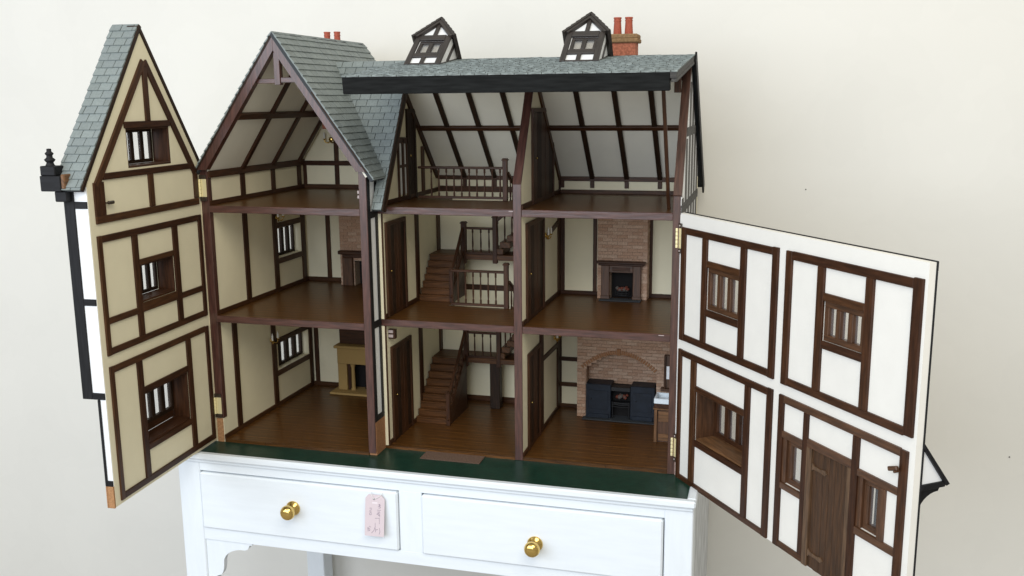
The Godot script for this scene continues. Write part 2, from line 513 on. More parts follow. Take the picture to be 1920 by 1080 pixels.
func table() -> void:
	var t := base(self, "side_table", Transform3D(Basis.IDENTITY, Vector3(0.1075, -0.77, -0.15)))
	tag(t, "white painted side table with two drawers, brass knobs and green inset top", "table")
	var k := Transform3D(Basis.IDENTITY, Vector3(-0.1075, 0.77, 0.15))   # parts are written in house coordinates
	var X0 := -0.405
	var X1 := 0.622
	var ZF := 0.113
	var ZB := -0.425
	# moulded top: a rim round the green inset
	var rim := mb()
	box(rim, Vector3(X0 - 0.004, -0.018, ZF - 0.004), Vector3(X1 + 0.004, -0.0045, ZF + 0.011), 0.003)
	box(rim, Vector3(X0 - 0.004, -0.018, ZB), Vector3(X1 + 0.004, -0.0045, ZB + 0.012), 0.002)
	box(rim, Vector3(X0 - 0.004, -0.0178, ZB + 0.012), Vector3(X0 + 0.010, -0.0045, ZF - 0.004), 0.002)
	box(rim, Vector3(X1 - 0.012, -0.0178, ZB + 0.012), Vector3(X1 + 0.004, -0.0045, ZF - 0.004), 0.002)
	build(t, "tabletop_rim", rim, M.table, k)
	build(t, "green_inset", bx(X0 + 0.010, X1 - 0.012, -0.016, -0.006, ZB + 0.012, ZF - 0.0005, 0.0004), M.green, k)
	build(t, "subtop", bx(X0, X1, -0.026, -0.018, ZB + 0.002, ZF + 0.004, 0.002), M.table, k)
	for s in [[X0, X0 + 0.05, ZF - 0.05, ZF], [X1 - 0.05, X1, ZF - 0.05, ZF], [X0 + 0.012, X0 + 0.06, ZB, ZB + 0.048], [X1 - 0.06, X1 - 0.012, ZB, ZB + 0.048]]:
		build(t, "leg", bx(s[0], s[1], -0.77, -0.026, s[2], s[3], 0.0018), M.table, k)
	var sm: Material = M.table_side
	build(t, "side_panel", bx(X0 + 0.004, X0 + 0.018, -0.20, -0.026, ZB + 0.048, ZF - 0.05), sm, k)
	build(t, "side_panel", bx(X1 - 0.016, X1 - 0.002, -0.77, -0.026, ZB + 0.048, ZF - 0.05), sm, k)
	build(t, "back_panel", bx(X0 + 0.06, X1 - 0.06, -0.20, -0.026, ZB + 0.004, ZB + 0.016), sm, k)
	build(t, "front_rail", bx(X0 + 0.05, X1 - 0.05, -0.044, -0.026, ZF - 0.03, ZF - 0.001), M.table, k)
	build(t, "front_rail", bx(X0 + 0.05, X1 - 0.05, -0.192, -0.166, ZF - 0.03, ZF - 0.001), M.table, k)
	build(t, "middle_stile", bx(0.0715, 0.1175, -0.166, -0.044, ZF - 0.03, ZF - 0.001, 0.0006, 1), M.table, k)
	build(t, "dust_board", bx(X0 + 0.05, X1 - 0.05, -0.188, -0.178, ZB + 0.05, ZF - 0.03), sm, k)
	# drawers, each with a rounded lipped front
	for d in [[-0.3535, 0.0705, Vector2(-0.148, -0.100)], [0.1185, 0.5705, Vector2(0.339, -0.117)]]:
		var front := mb()
		box(front, Vector3(d[0], -0.165, ZF - 0.02), Vector3(d[1], -0.046, ZF + 0.0055), 0.0032)
		var dr := build(t, "drawer", front, M.table, k)
		var kn := mb()
		var kx := Transform3D(Basis(Vector3.RIGHT, PI / 2), Vector3(d[2].x, d[2].y, ZF + 0.0055))
		lathe(kn, [Vector2(0.0145, 0.0), Vector2(0.0148, 0.0018), Vector2(0.0135, 0.0038), Vector2(0.0095, 0.0062), Vector2(0.0068, 0.010), Vector2(0.0066, 0.013), Vector2(0.0090, 0.0158), Vector2(0.0126, 0.0182), Vector2(0.0145, 0.0215), Vector2(0.0147, 0.0245), Vector2(0.0135, 0.0285), Vector2(0.0105, 0.0318), Vector2(0.0062, 0.0338), Vector2(0.0001, 0.0344)], 32, kx)
		build(dr, "knob", kn, M.brass)
	# scalloped corner brackets under the rail
	for s in [1, -1]:
		var ox := X0 + 0.05 if s > 0 else X1 - 0.05
		var pts := PackedVector2Array()
		pts.append(Vector2(0, 0)); pts.append(Vector2(0.105, 0)); pts.append(Vector2(0.105, -0.004)); pts.append(Vector2(0.098, -0.005))
		for a in range(0, 7):
			pts.append(Vector2(0.085 + 0.013 * cos(a * PI / 2 / 6), -0.005 - 0.012 * sin(a * PI / 2 / 6)))
		for a in range(1, 13):
			pts.append(Vector2(0.085 - 0.047 * sin(a * PI / 2 / 12), -0.048 + 0.0315 * cos(a * PI / 2 / 12)))
		for a in range(1, 7):
			pts.append(Vector2(0.026 + 0.012 * cos(a * PI / 2 / 6), -0.048 - 0.030 * sin(a * PI / 2 / 6)))
		for a in range(1, 9):
			pts.append(Vector2(0.026 - 0.016 * sin(a * PI / 2 / 8), -0.110 + 0.032 * cos(a * PI / 2 / 8)))
		pts.append(Vector2(0.0, -0.125))
		var q := PackedVector2Array()
		for p in pts:
			q.append(Vector2(ox + s * p.x, -0.192 + p.y))
		var st := mb()
		poly(st, q, ZF - 0.016, ZF - 0.004)
		build(t, "corner_bracket", st, M.table, k)

# ---------------------------------------------------------------- the doll's house
const XL := -0.336     # inner face of the wing's outer side wall
const PZ := 0.0457     # front of the gabled wing
const WB := -0.355     # back wall of the wing
const XH := 0.0078     # hall side of the wall between wing and hall
const DA := 0.2708     # wall between hall and kitchen
const DB := 0.2857
const XR := 0.5637     # inner face of the gable end wall
const MB := -0.328     # back wall of hall and kitchen
const F1 := 0.260
const F2 := 0.481
var house: Node3D
var HK: Transform3D

func side(x: float, z: float) -> Transform3D:      # a wall seen from its +x side: local x runs towards the back
	return frame(Vector3(x, 0, z), Vector3(0, 0, -1), Vector3.UP, Vector3(1, 0, 0))

func shade(m: String) -> Material:
	return M[["timber", "timber1", "timber2"][rng.randi() % 3]] if m == "timber" else M[m]

func timber(p: Node, x0: float, x1: float, y0: float, y1: float, z1 := 0.003, m := "timber", z0 := -0.001) -> void:
	build(p, "timber", bx(x0, x1, y0, y1, z0, z1 + rng.randf_range(-0.00015, 0.00015)), shade(m))

func slant(p: Node, a: Vector2, b: Vector2, w: float, z1 := 0.003, m := "timber", z0 := -0.001) -> void:
	build(p, "timber", bar(a, b, w, z0, z1 + rng.randf_range(-0.00015, 0.00015)), shade(m))

# a casement in an opening: frame bars, mullions and panes between depths z0 and z1
func casement(p: Node, x0: float, x1: float, y0: float, y1: float, z0: float, z1: float, f: float, n: int, mw: float, m: Material, leaded := false) -> void:
	var st := mb()
	box(st, Vector3(x0, y0, z0), Vector3(x1, y0 + f, z1))
	box(st, Vector3(x0, y1 - f, z0), Vector3(x1, y1, z1))
	box(st, Vector3(x0, y0 + f, z0), Vector3(x0 + f, y1 - f, z1))
	box(st, Vector3(x1 - f, y0 + f, z0), Vector3(x1, y1 - f, z1))
	build(p, "window_frame", st, m)
	var w := (x1 - x0 - 2 * f - (n - 1) * mw) / n
	for i in n:
		var a := x0 + f + i * (w + mw)
		build(p, "pane", bx(a, a + w, y0 + f, y1 - f, (z0 + z1) / 2 - 0.0003, (z0 + z1) / 2 + 0.0003, 0.0), M.glass)
		if i < n - 1:
			build(p, "mullion", bx(a + w, a + w + mw, y0 + f, y1 - f, z0 + 0.0005, z1 + 0.0005), m)

# boards that line the four sides of an opening through a thick wall
func reveal(p: Node, x0: float, x1: float, y0: float, y1: float, z0: float, z1: float, t: float, m: Material, sill: Material) -> void:
	build(p, "reveal_board", bx(x0, x0 + t, y0, y1, z0, z1), m)
	build(p, "reveal_board", bx(x1 - t, x1, y0, y1, z0, z1), m)
	build(p, "reveal_board", bx(x0 + t, x1 - t, y1 - t, y1, z0, z1), m)
	build(p, "sill", bx(x0 + t, x1 - t, y0, y0 + t, z0, z1 + 0.0012), sill)

func hinge(p: Node3D, called: String, at: Vector3, h: float, out: Vector3, leaf: Vector3, both := false) -> void:
	var b := base(p, called, Transform3D(Basis.IDENTITY, at))
	var st := mb()
	for k in 5:
		lathe(st, [Vector2(0.0001, 0), Vector2(0.0032, 0.0002), Vector2(0.0034, 0.001), Vector2(0.0034, h / 5 - 0.001), Vector2(0.0032, h / 5 - 0.0003), Vector2(0.0001, h / 5 - 0.0002)], 12, Transform3D(Basis.IDENTITY, Vector3(0, -h / 2 + k * h / 5, 0) + out * 0.0035), true)
	for e in [-1, 1]:
		lathe(st, [Vector2(0.0001, -0.0015), Vector2(0.0016, -0.001), Vector2(0.0019, 0.0), Vector2(0.0016, 0.001), Vector2(0.0001, 0.0015)], 10, Transform3D(Basis.IDENTITY, Vector3(0, e * (h / 2 + 0.001), 0) + out * 0.0035))
	build(b, "knuckle", st, M.brass_satin)
	var z := leaf.cross(Vector3.UP)
	var xf := Transform3D(Basis(leaf, Vector3.UP, z), out * 0.0012)
	var lf := mb()
	box(lf, Vector3(-0.010 if both else 0.001, -h / 2, -0.0006), Vector3(0.011, h / 2, 0.0008), 0.0004, xf)
	build(b, "hinge_leaf", lf, M.brass_satin)
	for e in [-1, 1]:
		var pl := mb()
		box(pl, Vector3(-0.001, e * (h / 2 + 0.0045) - 0.0042, -0.0006), Vector3(0.0125, e * (h / 2 + 0.0045) + 0.0042, 0.0016), 0.0005, xf)
		build(b, "hinge_plate", pl, M.bronze)
		var sc := mb()
		lathe(sc, [Vector2(0.0018, 0.0), Vector2(0.0015, 0.0009), Vector2(0.0001, 0.0011)], 10, xf * Transform3D(Basis(Vector3.RIGHT, PI / 2), Vector3(0.008, e * (h / 2 + 0.0045), 0.0015)))
		build(b, "screw", sc, M.pewter)

func interior_door(xf: Transform3D, x0: float, x1: float, y0: float, y1: float, m := "timber") -> void:
	var d := base(house, "interior_door", HK * xf)
	var c := 0.008
	build(d, "casing", bx(x0, x0 + c, y0, y1, -0.001, 0.0045), M[m])
	build(d, "casing", bx(x1 - c, x1, y0, y1, -0.001, 0.0045), M[m])
	build(d, "casing", bx(x0 + c, x1 - c, y1 - c, y1, -0.001, 0.0045), M[m])
	var n := 5
	var w := (x1 - x0 - 2 * c) / n
	for i in n:
		build(d, "plank", bx(x0 + c + i * w + 0.0002, x0 + c + (i + 1) * w - 0.0002, y0 + 0.001, y1 - c, -0.001, 0.0022 + 0.0003 * (i % 2)), M.dark if i % 3 == 1 else M[m])
	var st := mb()
	lathe(st, [Vector2(0.0001, 0.005), Vector2(0.0018, 0.0042), Vector2(0.0018, 0.003), Vector2(0.0008, 0.002), Vector2(0.0008, 0.0)], 10, Transform3D(Basis(Vector3.RIGHT, PI / 2), Vector3(x0 + c + w * 0.5, y0 + (y1 - y0) * 0.48, 0.002)))
	build(d, "handle", st, M.brass)

func newel(p: Node, x: float, z: float, y0: float, y1: float, w := 0.009) -> void:
	var st := mb()
	box(st, Vector3(x - w / 2, y0, z - w / 2), Vector3(x + w / 2, y1 - 0.004, z + w / 2), 0.0008)
	box(st, Vector3(x - w / 2 - 0.0016, y1 - 0.0045, z - w / 2 - 0.0016), Vector3(x + w / 2 + 0.0016, y1 - 0.002, z + w / 2 + 0.0016), 0.0008)
	box(st, Vector3(x - w / 2, y1 - 0.002, z - w / 2), Vector3(x + w / 2, y1, z + w / 2), 0.0009)
	build(p, "newel_post", st, M.timber)

func baluster(p: Node, x: float, z: float, y0: float, y1: float) -> void:
	var h := y1 - y0
	var st := mb()
	lathe(st, [Vector2(0.0021, 0), Vector2(0.0021, h * 0.12), Vector2(0.0013, h * 0.15), Vector2(0.0019, h * 0.26), Vector2(0.0021, h * 0.4), Vector2(0.0014, h * 0.72), Vector2(0.0013, h * 0.84), Vector2(0.0021, h * 0.87), Vector2(0.0021, h)], 8, Transform3D(Basis.IDENTITY, Vector3(x, y0, z)))
	build(p, "baluster", st, M.timber)

# a level balustrade between two points at one depth
func level_rail(p: Node, x0: float, x1: float, z: float, y0: float, y1: float, first: float, step: float) -> void:
	build(p, "handrail", bx(x0, x1, y1 - 0.005, y1, z - 0.0035, z + 0.0035, 0.0012), M.timber)
	build(p, "bottom_rail", bx(x0, x1, y0, y0 + 0.005, z - 0.003, z + 0.003), M.timber)
	var x := first
	while x < x1 - 0.004:
		baluster(p, x, z, y0 + 0.005, y1 - 0.005)
		x += step

func staircase(y0: float, rise_a: float, y2: float, za: float, zb: float, x_a: float, x_b: float) -> void:
	var s := base(house, "staircase", HK)
	var n := int(round(rise_a / 0.013))
	var dy := rise_a / n
	var dz := (za - zb) / n
	for i in n:
		build(s, "step", bx(XH + 0.0025, x_a, y0 + (0.0 if i < 1 else dy * (i - 0.6)), y0 + dy * (i + 1), zb, za - dz * i, 0.0006, 0), M.stair)
		var nose := mb()
		box(nose, Vector3(XH + 0.0025, y0 + dy * (i + 1) - 0.0022, za - dz * i - 0.001), Vector3(x_a, y0 + dy * (i + 1) + 0.0004, za - dz * i + 0.0016), 0.0006)
		build(s, "step_nosing", nose, M.stair)
	var yl := y0 + rise_a
	build(s, "landing", bx(XH + 0.001, DA - 0.001, yl - 0.011, yl + 0.0005, MB + 0.001, zb, 0.0006), M.stair)
	# panelled side and closed string of the lower flight
	var sp := mb()
	poly(sp, PackedVector2Array([Vector2(-za + 0.001, y0), Vector2(-zb, y0), Vector2(-zb, yl - 0.0115), Vector2(-za + 0.001, y0 + dy * 0.9)]), -0.0030, -0.0005, side(x_a + 0.0035, 0))
	build(s, "stair_panel", sp, M.timber1)
	var sf := side(x_a + 0.0035, 0)
	build(s, "string", bar(Vector2(-za - 0.002, y0 + 0.004), Vector2(-zb + 0.004, yl - 0.001), 0.028, -0.0035, 0.0), M.timber, sf)
	# short flight along the back wall, a corner step and a last flight to the front
	var m := int(round((y2 - yl) / 0.0145))
	var ey := (y2 - yl) / m
	var nb := m / 2
	var xb0 := x_b - 0.008
	var ex := (0.216 - xb0) / nb
	for i in nb:
		build(s, "step", bx(xb0 + ex * i - 0.001, xb0 + ex * (i + 1) + 0.006, yl + ey * (i + 1) - 0.0125, yl + ey * (i + 1), MB + 0.001, zb - 0.001, 0.0006, 2), M.stair)
	var yq := yl + ey * nb
	build(s, "corner_step", bx(0.216, DA - 0.001, yq - 0.011, yq + 0.0004, MB + 0.001, zb, 0.0006), M.stair)
	var nf := m - nb
	var ez := (-0.150 - zb) / nf
	for i in nf:
		var zz := zb + ez * i
		build(s, "step", bx(0.222, DA - 0.001, yq + ey * (i + 1) - 0.0125, yq + ey * (i + 1), zz - 0.001, zz + ez + 0.003, 0.0006, 0), M.stair)
	build(s, "string", bar(Vector2(-zb + 0.002, yq - 0.006), Vector2(0.150, y2 - 0.010), 0.018, -0.003, 0.0), M.timber, side(0.222, 0))
	# landing balustrade
	newel(s, x_a + 0.001, zb - 0.004, yl - 0.02, yl + 0.072, 0.011)
	newel(s, x_b - 0.004, zb - 0.004, yl - 0.018, yl + 0.086, 0.010)
	level_rail(s, x_a + 0.006, x_b - 0.009, zb - 0.004, yl + 0.0005, yl + 0.060, x_a + 0.021, 0.0185)
	if y0 < 0.1:
		build(s, "landing_post", bx(0.1385, 0.1610, y0 + 0.0005, yl - 0.0115, -0.2960, -0.2740), M.dark)
	# raking handrails
	newel(s, x_a + 0.001, za + 0.004, y0, y0 + 0.074, 0.0085)
	build(s, "handrail", bar(Vector2(-za, y0 + 0.060), Vector2(-zb, yl + 0.058), 0.006, -0.005, 0.001), M.timber, side(x_a + 0.002, 0))
	for i in range(1, 5):
		var f := i / 5.0
		baluster(s, x_a + 0.001, lerpf(za, zb, f), lerpf(y0, yl, f) + 0.012, lerpf(y0 + 0.058, yl + 0.056, f))
	newel(s, 0.2185, zb - 0.004, yq - 0.014, yq + 0.070, 0.0085)
	build(s, "handrail", bar(Vector2(xb0 + 0.004, yl + 0.072), Vector2(0.216, yq + 0.062), 0.006, zb - 0.007, zb - 0.001), M.timber)
	for i in nb:
		var f := (i + 0.6) / nb
		baluster(s, lerpf(xb0, 0.216, f), zb - 0.004, yl + ey * (i + 1), lerpf(yl + 0.072, yq + 0.062, f) - 0.002)
	build(s, "handrail", bar(Vector2(-zb, yq + 0.062), Vector2(0.150, y2 + 0.056), 0.006, -0.005, 0.001), M.timber, side(0.221, 0))
	for i in range(1, 6):
		var f := i / 6.0
		baluster(s, 0.219, lerpf(zb, -0.150, f), lerpf(yq, y2, f) + 0.006, lerpf(yq + 0.060, y2 + 0.054, f))

func dolls_house() -> void:
	house = base(self, "dolls_house", Transform3D(Basis.IDENTITY, Vector3(0.11, -0.006, -0.155)))
	tag(house, "open timber framed dolls house with slate roofs, both fronts swung wide", "dolls house")
	HK = Transform3D(Basis.IDENTITY, -house.position)
	floors()
	walls()
	roofs()
	chimneys()
	inside()
	gable_front()
	long_front()

func floors() -> void:
	# x0, x1, z back, z front, top
	for f in [[0.0, 0.006], [F1, 0.0115], [F2, 0.0115]]:
		var y: float = f[0]
		var t: float = f[1]
		var st := mb()
		box(st, Vector3(XL - 0.012, y - t, WB), Vector3(-0.0152, y, PZ - 0.003), 0.0004, Transform3D.IDENTITY, 0)
		build(house, "floor", st, M.floor, HK)
		build(house, "floor_edge", bx(XL, -0.0155, y - t - 0.0019, y + 0.0002, PZ - 0.0028, PZ + 0.0006, 0.001), (M.edge if y > 0 else M.floor), HK)
		var h := mb()
		if y > 0:
			box(h, Vector3(XH, y - t, -0.150), Vector3(DA, y, -0.003), 0.0004, Transform3D.IDENTITY, 0)
			box(h, Vector3(XH, y - t, -0.19), Vector3(0.088, y, -0.1502), 0.0004, Transform3D.IDENTITY, 0)
		else:
			box(h, Vector3(XH - 0.004, y - t, MB), Vector3(DA + 0.004, y, -0.003), 0.0004, Transform3D.IDENTITY, 0)
		build(house, "floor", h, M.floor, HK)
		build(house, "floor_edge", bx(0.0005, DA - 0.0005, y - t - 0.0019, y + 0.0002, -0.0028, 0.0004, 0.001), (M.edge if y > 0 else M.floor), HK)
		build(house, "floor", bx(DB - 0.002, XR + 0.002, y - t, y, MB, -0.003, 0.0004, 0), M.floor, HK)
		build(house, "floor_edge", bx(DB + 0.0005, XR - 0.0005, y - t - 0.0019, y + 0.0002, -0.0028, 0.0004, 0.001), (M.edge if y > 0 else M.floor), HK)
	# plain ceilings
	for y in [F1, F2]:
		build(house, "ceiling", bx(XL, -0.016, y - 0.0130, y - 0.0117, WB, PZ - 0.004, 0.0), M.ceiling, HK)
		build(house, "ceiling", bx(DB, XR, y - 0.0130, y - 0.0117, MB, -0.004, 0.0), M.ceiling, HK)
		build(house, "ceiling", bx(XH, DA, y - 0.0130, y - 0.0117, -0.149, -0.004, 0.0), M.ceiling, HK)

func walls() -> void:
	# outer side wall of the wing, with two windows
	var f := side(XL, PZ)
	var w := build(house, "side_wall", panel(rect(0.0, 0.401, -0.006, 0.545), [[0.2587, 0.3710, 0.335, 0.403], [0.2350, 0.3820, 0.082, 0.144]], -0.024, 0.0), M.cream, HK * f)
	for s in [[0.0, 0.0095], [F1, F1 + 0.0095], [F2, F2 + 0.0095]]:
		timber(w, 0.0, 0.401, s[0], s[1], 0.0025)
	for s in [[0.0602, 0.017], [0.2167, 0.018], [0.391, 0.014]]:
		timber(w, s[0] - s[1] / 2, s[0] + s[1] / 2, 0.0095, 0.247)
	for s in [[0.1267, 0.017], [0.2492, 0.018], [0.381, 0.019]]:
		timber(w, s[0] - s[1] / 2, s[0] + s[1] / 2, F1 + 0.0095, 0.468)
	for s in [[0.1277, 0.017], [0.2547, 0.016], [0.3757, 0.017]]:
		timber(w, s[0] - s[1] / 2, s[0] + s[1] / 2, F2 + 0.0095, 0.535)
	timber(w, 0.0, 0.401, 0.535, 0.549, 0.005)
	timber(w, 0.258, 0.3715, 0.403, 0.415); timber(w, 0.258, 0.3715, 0.323, 0.335)
	timber(w, 0.2257, 0.384, 0.144, 0.156); timber(w, 0.2257, 0.384, 0.070, 0.082)
	casement(w, 0.2587, 0.3710, 0.335, 0.403, -0.024, -0.017, 0.006, 4, 0.0105, M.dark)
	casement(w, 0.2350, 0.3820, 0.082, 0.144, -0.024, -0.016, 0.006, 4, 0.013, M.dark)
	build(house, "front_post", bx(XL - 0.016, XL + 0.0012, 0.045, 0.553, PZ - 0.012, PZ + 0.001), M.edge, HK)
	build(house, "brick_footing", bx(XL - 0.015, XL - 0.001, -0.006, 0.0445, PZ - 0.012, PZ + 0.0025, 0.0008), M.tan_brick, HK)
	# back wall of the wing
	var b := build(house, "back_wall", panel(PackedVector2Array([Vector2(-0.348, -0.006), Vector2(0.0, -0.006), Vector2(0.0, 0.550), Vector2(-0.173, 0.79), Vector2(-0.348, 0.550)]), [], -0.010, 0.0), M.cream, HK * frame(Vector3(0, 0, WB), Vector3.RIGHT, Vector3.UP, Vector3.BACK))
	for y in [0.0, F1, F2]:
		timber(b, XL, -0.016, y, y + 0.0095, 0.0025)
	timber(b, XL, -0.016, 0.534, 0.545)
	timber(b, -0.255, -0.244, F2 + 0.0095, 0.534); timber(b, -0.255, -0.244, 0.545, 0.676)
	timber(b, -0.285, -0.274, F1 + 0.0095, 0.468)
	timber(b, -0.329, -0.318, 0.0095, 0.247)
	timber(b, -0.336, -0.327, F2 + 0.0095, 0.534, 0.002)
	# wall between wing and hall
	var h := build(house, "dividing_wall", panel(PackedVector2Array([Vector2(0, -0.006), Vector2(0.355, -0.006), Vector2(0.355, 0.50), Vector2(0.14, 0.715), Vector2(0.10, 0.69), Vector2(0.001, 0.50)]), [], -0.0228, 0.0), M.cream, HK * side(XH, -0.0005))
	for y in [0.0, F1, F2]:
		timber(h, 0.0, 0.328, y, y + 0.0095, 0.0025)
	timber(h, 0.180, 0.199, 0.0095, 0.247); timber(h, 0.310, 0.327, 0.0095, 0.247)
	timber(h, 0.174, 0.193, F1 + 0.0095, 0.468); timber(h, 0.308, 0.327, F1 + 0.0095, 0.468)
	timber(h, 0.222, 0.238, F2 + 0.0095, 0.585)
	slant(h, Vector2(0.318, 0.515), Vector2(0.128, 0.705), 0.014, 0.004)
	timber(h, -0.0005, 0.005, 0.0, 0.49, 0.001, "timber")
	# white panels of the little attic window
	var lit := base(house, "attic_window", HK * side(XH, 0))
	build(lit, "panel", bx(0.090, 0.140, 0.494, 0.606, -0.001, 0.0012), M.white)
	for t in [[0.088, 0.095], [0.111, 0.120], [0.134, 0.140]]:
		build(lit, "mullion", bx(t[0], t[1], 0.490, 0.606, 0.0008, 0.004), M.timber)
	build(lit, "transom", bx(0.095, 0.134, 0.548, 0.554, 0.0008, 0.0035), M.timber)
	build(lit, "window_head", bar(Vector2(0.086, 0.604), Vector2(0.146, 0.600), 0.012, 0.0008, 0.004), M.timber)
	# return of the wing front: white panel between black timbers on a brick foot
	var r := build(house, "return_wall", bx(0, 0.0445, 0.062, 0.55, -0.015, -0.0012, 0.0), M.white, HK * side(0.0, PZ - 0.0015))
	timber(r, 0.0, 0.0115, 0.062, 0.55, 0.0006, "black"); timber(r, 0.0345, 0.0475, 0.062, 0.55, 0.0006, "black")
	timber(r, 0.0115, 0.0345, 0.462, 0.475, 0.0006, "black"); timber(r, 0.0115, 0.0345, 0.248, 0.262, 0.0006, "black"); timber(r, 0.0115, 0.0345, 0.062, 0.074, 0.0006, "black")
	build(r, "brick_footing", bx(0.0, 0.0475, -0.006, 0.0615, -0.015, 0.0006, 0.0006, 0), M.tan_brick_dark)
	build(house, "front_post", bx(-0.0155, -0.0002, -0.0005, 0.552, PZ - 0.0012, PZ + 0.0016), M.edge, HK)
	# wall between hall and kitchen, its front edge a brown post that slopes back under the roof
	var d := build(house, "dividing_wall", panel(PackedVector2Array([Vector2(0.001, -0.006), Vector2(0.328, -0.006), Vector2(0.328, 0.516), Vector2(0.132, 0.712), Vector2(0.098, 0.698), Vector2(0.001, 0.527)]), [], -0.0149, 0.0), M.cream, HK * side(DB, 0))
	for y in [0.0, F1, F2]:
		timber(d, 0.002, 0.328, y, y + 0.0095, 0.0025)
	timber(d, 0.137, 0.164, 0.0095, 0.247); timber(d, 0.296, 0.327, 0.0095, 0.247)
	slant(d, Vector2(0.164, 0.154), Vector2(0.296, 0.150), 0.010)
	timber(d, 0.304, 0.327, F1 + 0.0095, 0.468)
	slant(d, Vector2(0.20, 0.404), Vector2(0.304, 0.420), 0.011)
	slant(d, Vector2(0.318, 0.515), Vector2(0.130, 0.703), 0.014, 0.004)
	timber(d, 0.316, 0.328, F2 + 0.0095, 0.512)
	build(house, "front_post", bx(DA - 0.0004, DB + 0.0004, -0.0058, 0.528, -0.001, 0.0016), M.edge, HK)
	build(house, "front_rafter", bar(Vector2(-0.0008, 0.5275), Vector2(0.128, 0.7550), 0.004, -0.0154, 0.0005), M.edge, HK * side(DB, 0))
	# gable end wall: cream inside, close black studding outside
	var g := build(house, "side_wall", panel(PackedVector2Array([Vector2(0.0, -0.006), Vector2(0.338, -0.006), Vector2(0.338, 0.55), Vector2(0.13, 0.742), Vector2(0.0, 0.51)]), [], -0.0143, -0.0008), M.white, HK * side(XR + 0.0143, 0))
	for k in 6:
		var x := 0.004 + k * 0.0575
		var top: float = minf(0.51 + x * 1.78, 0.742) if x < 0.13 else 0.742 - (x - 0.13) * 0.92
		timber(g, x, x + 0.034, 0.495, top - 0.012, -0.0001, "grey_black", -0.0025)
	timber(g, 0.0, 0.338, 0.478, 0.495, 0.0006, "weathered", -0.0025)
	timber(g, 0.062, 0.245, 0.612, 0.628, 0.0008, "weathered", -0.0025)
	for k in 6:
		var x := 0.004 + k * 0.0575
		timber(g, x, x + 0.034, 0.0, 0.478, -0.0001, "grey_black", -0.0025)
	build(house, "front_post", bx(XR - 0.0006, XR + 0.0125, -0.0058, 0.512, -0.003, 0.0014), M.edge_light, HK)
	build(house, "brick_footing", bx(XR + 0.0127, XR + 0.0160, -0.006, 0.040, -0.012, 0.001), M.pink_brick, HK)
	build(house, "front_rafter", bar(Vector2(-0.001, 0.5105), Vector2(0.1305, 0.7445), 0.010, -0.0150, 0.0002), M.edge_light, HK * side(XR + 0.0143, 0))
	build(house, "corbel", bx(XR - 0.012, XR - 0.0008, 0.690, 0.716, -0.098, -0.080), M.timber, HK)
	# back wall of hall and rooms
	var k := build(house, "back_wall", panel(rect(-0.004, 0.578, -0.006, 0.520), [], -0.010, 0.0), M.cream, HK * frame(Vector3(0, 0, MB), Vector3.RIGHT, Vector3.UP, Vector3.BACK))
	for y in [0.0, F1, F2]:
		timber(k, XH, DA, y, y + 0.0125, 0.0025); timber(k, DB, XR, y, y + 0.0085, 0.0025)
	timber(k, XH, DA, 0.508, 0.517, 0.004); timber(k, DB, XR, 0.508, 0.518, 0.004)
	for x in [0.071, 0.140, 0.210, 0.2915, 0.357, 0.431, 0.501]:
		timber(k, x - 0.0045, x + 0.0045, F2 + 0.0125, 0.508)
	timber(k, DB, DB + 0.0115, F1 + 0.0085, 0.468); timber(k, 0.360, 0.3685, F1 + 0.0085, 0.468); timber(k, 0.479, 0.4885, F1 + 0.0085, 0.468)
	timber(k, DB, 0.329, 0.1085, 0.117, 0.006); timber(k, DB, 0.329, 0.050, 0.0585, 0.006)
	timber(k, DB, DB + 0.005, 0.0085, 0.247)

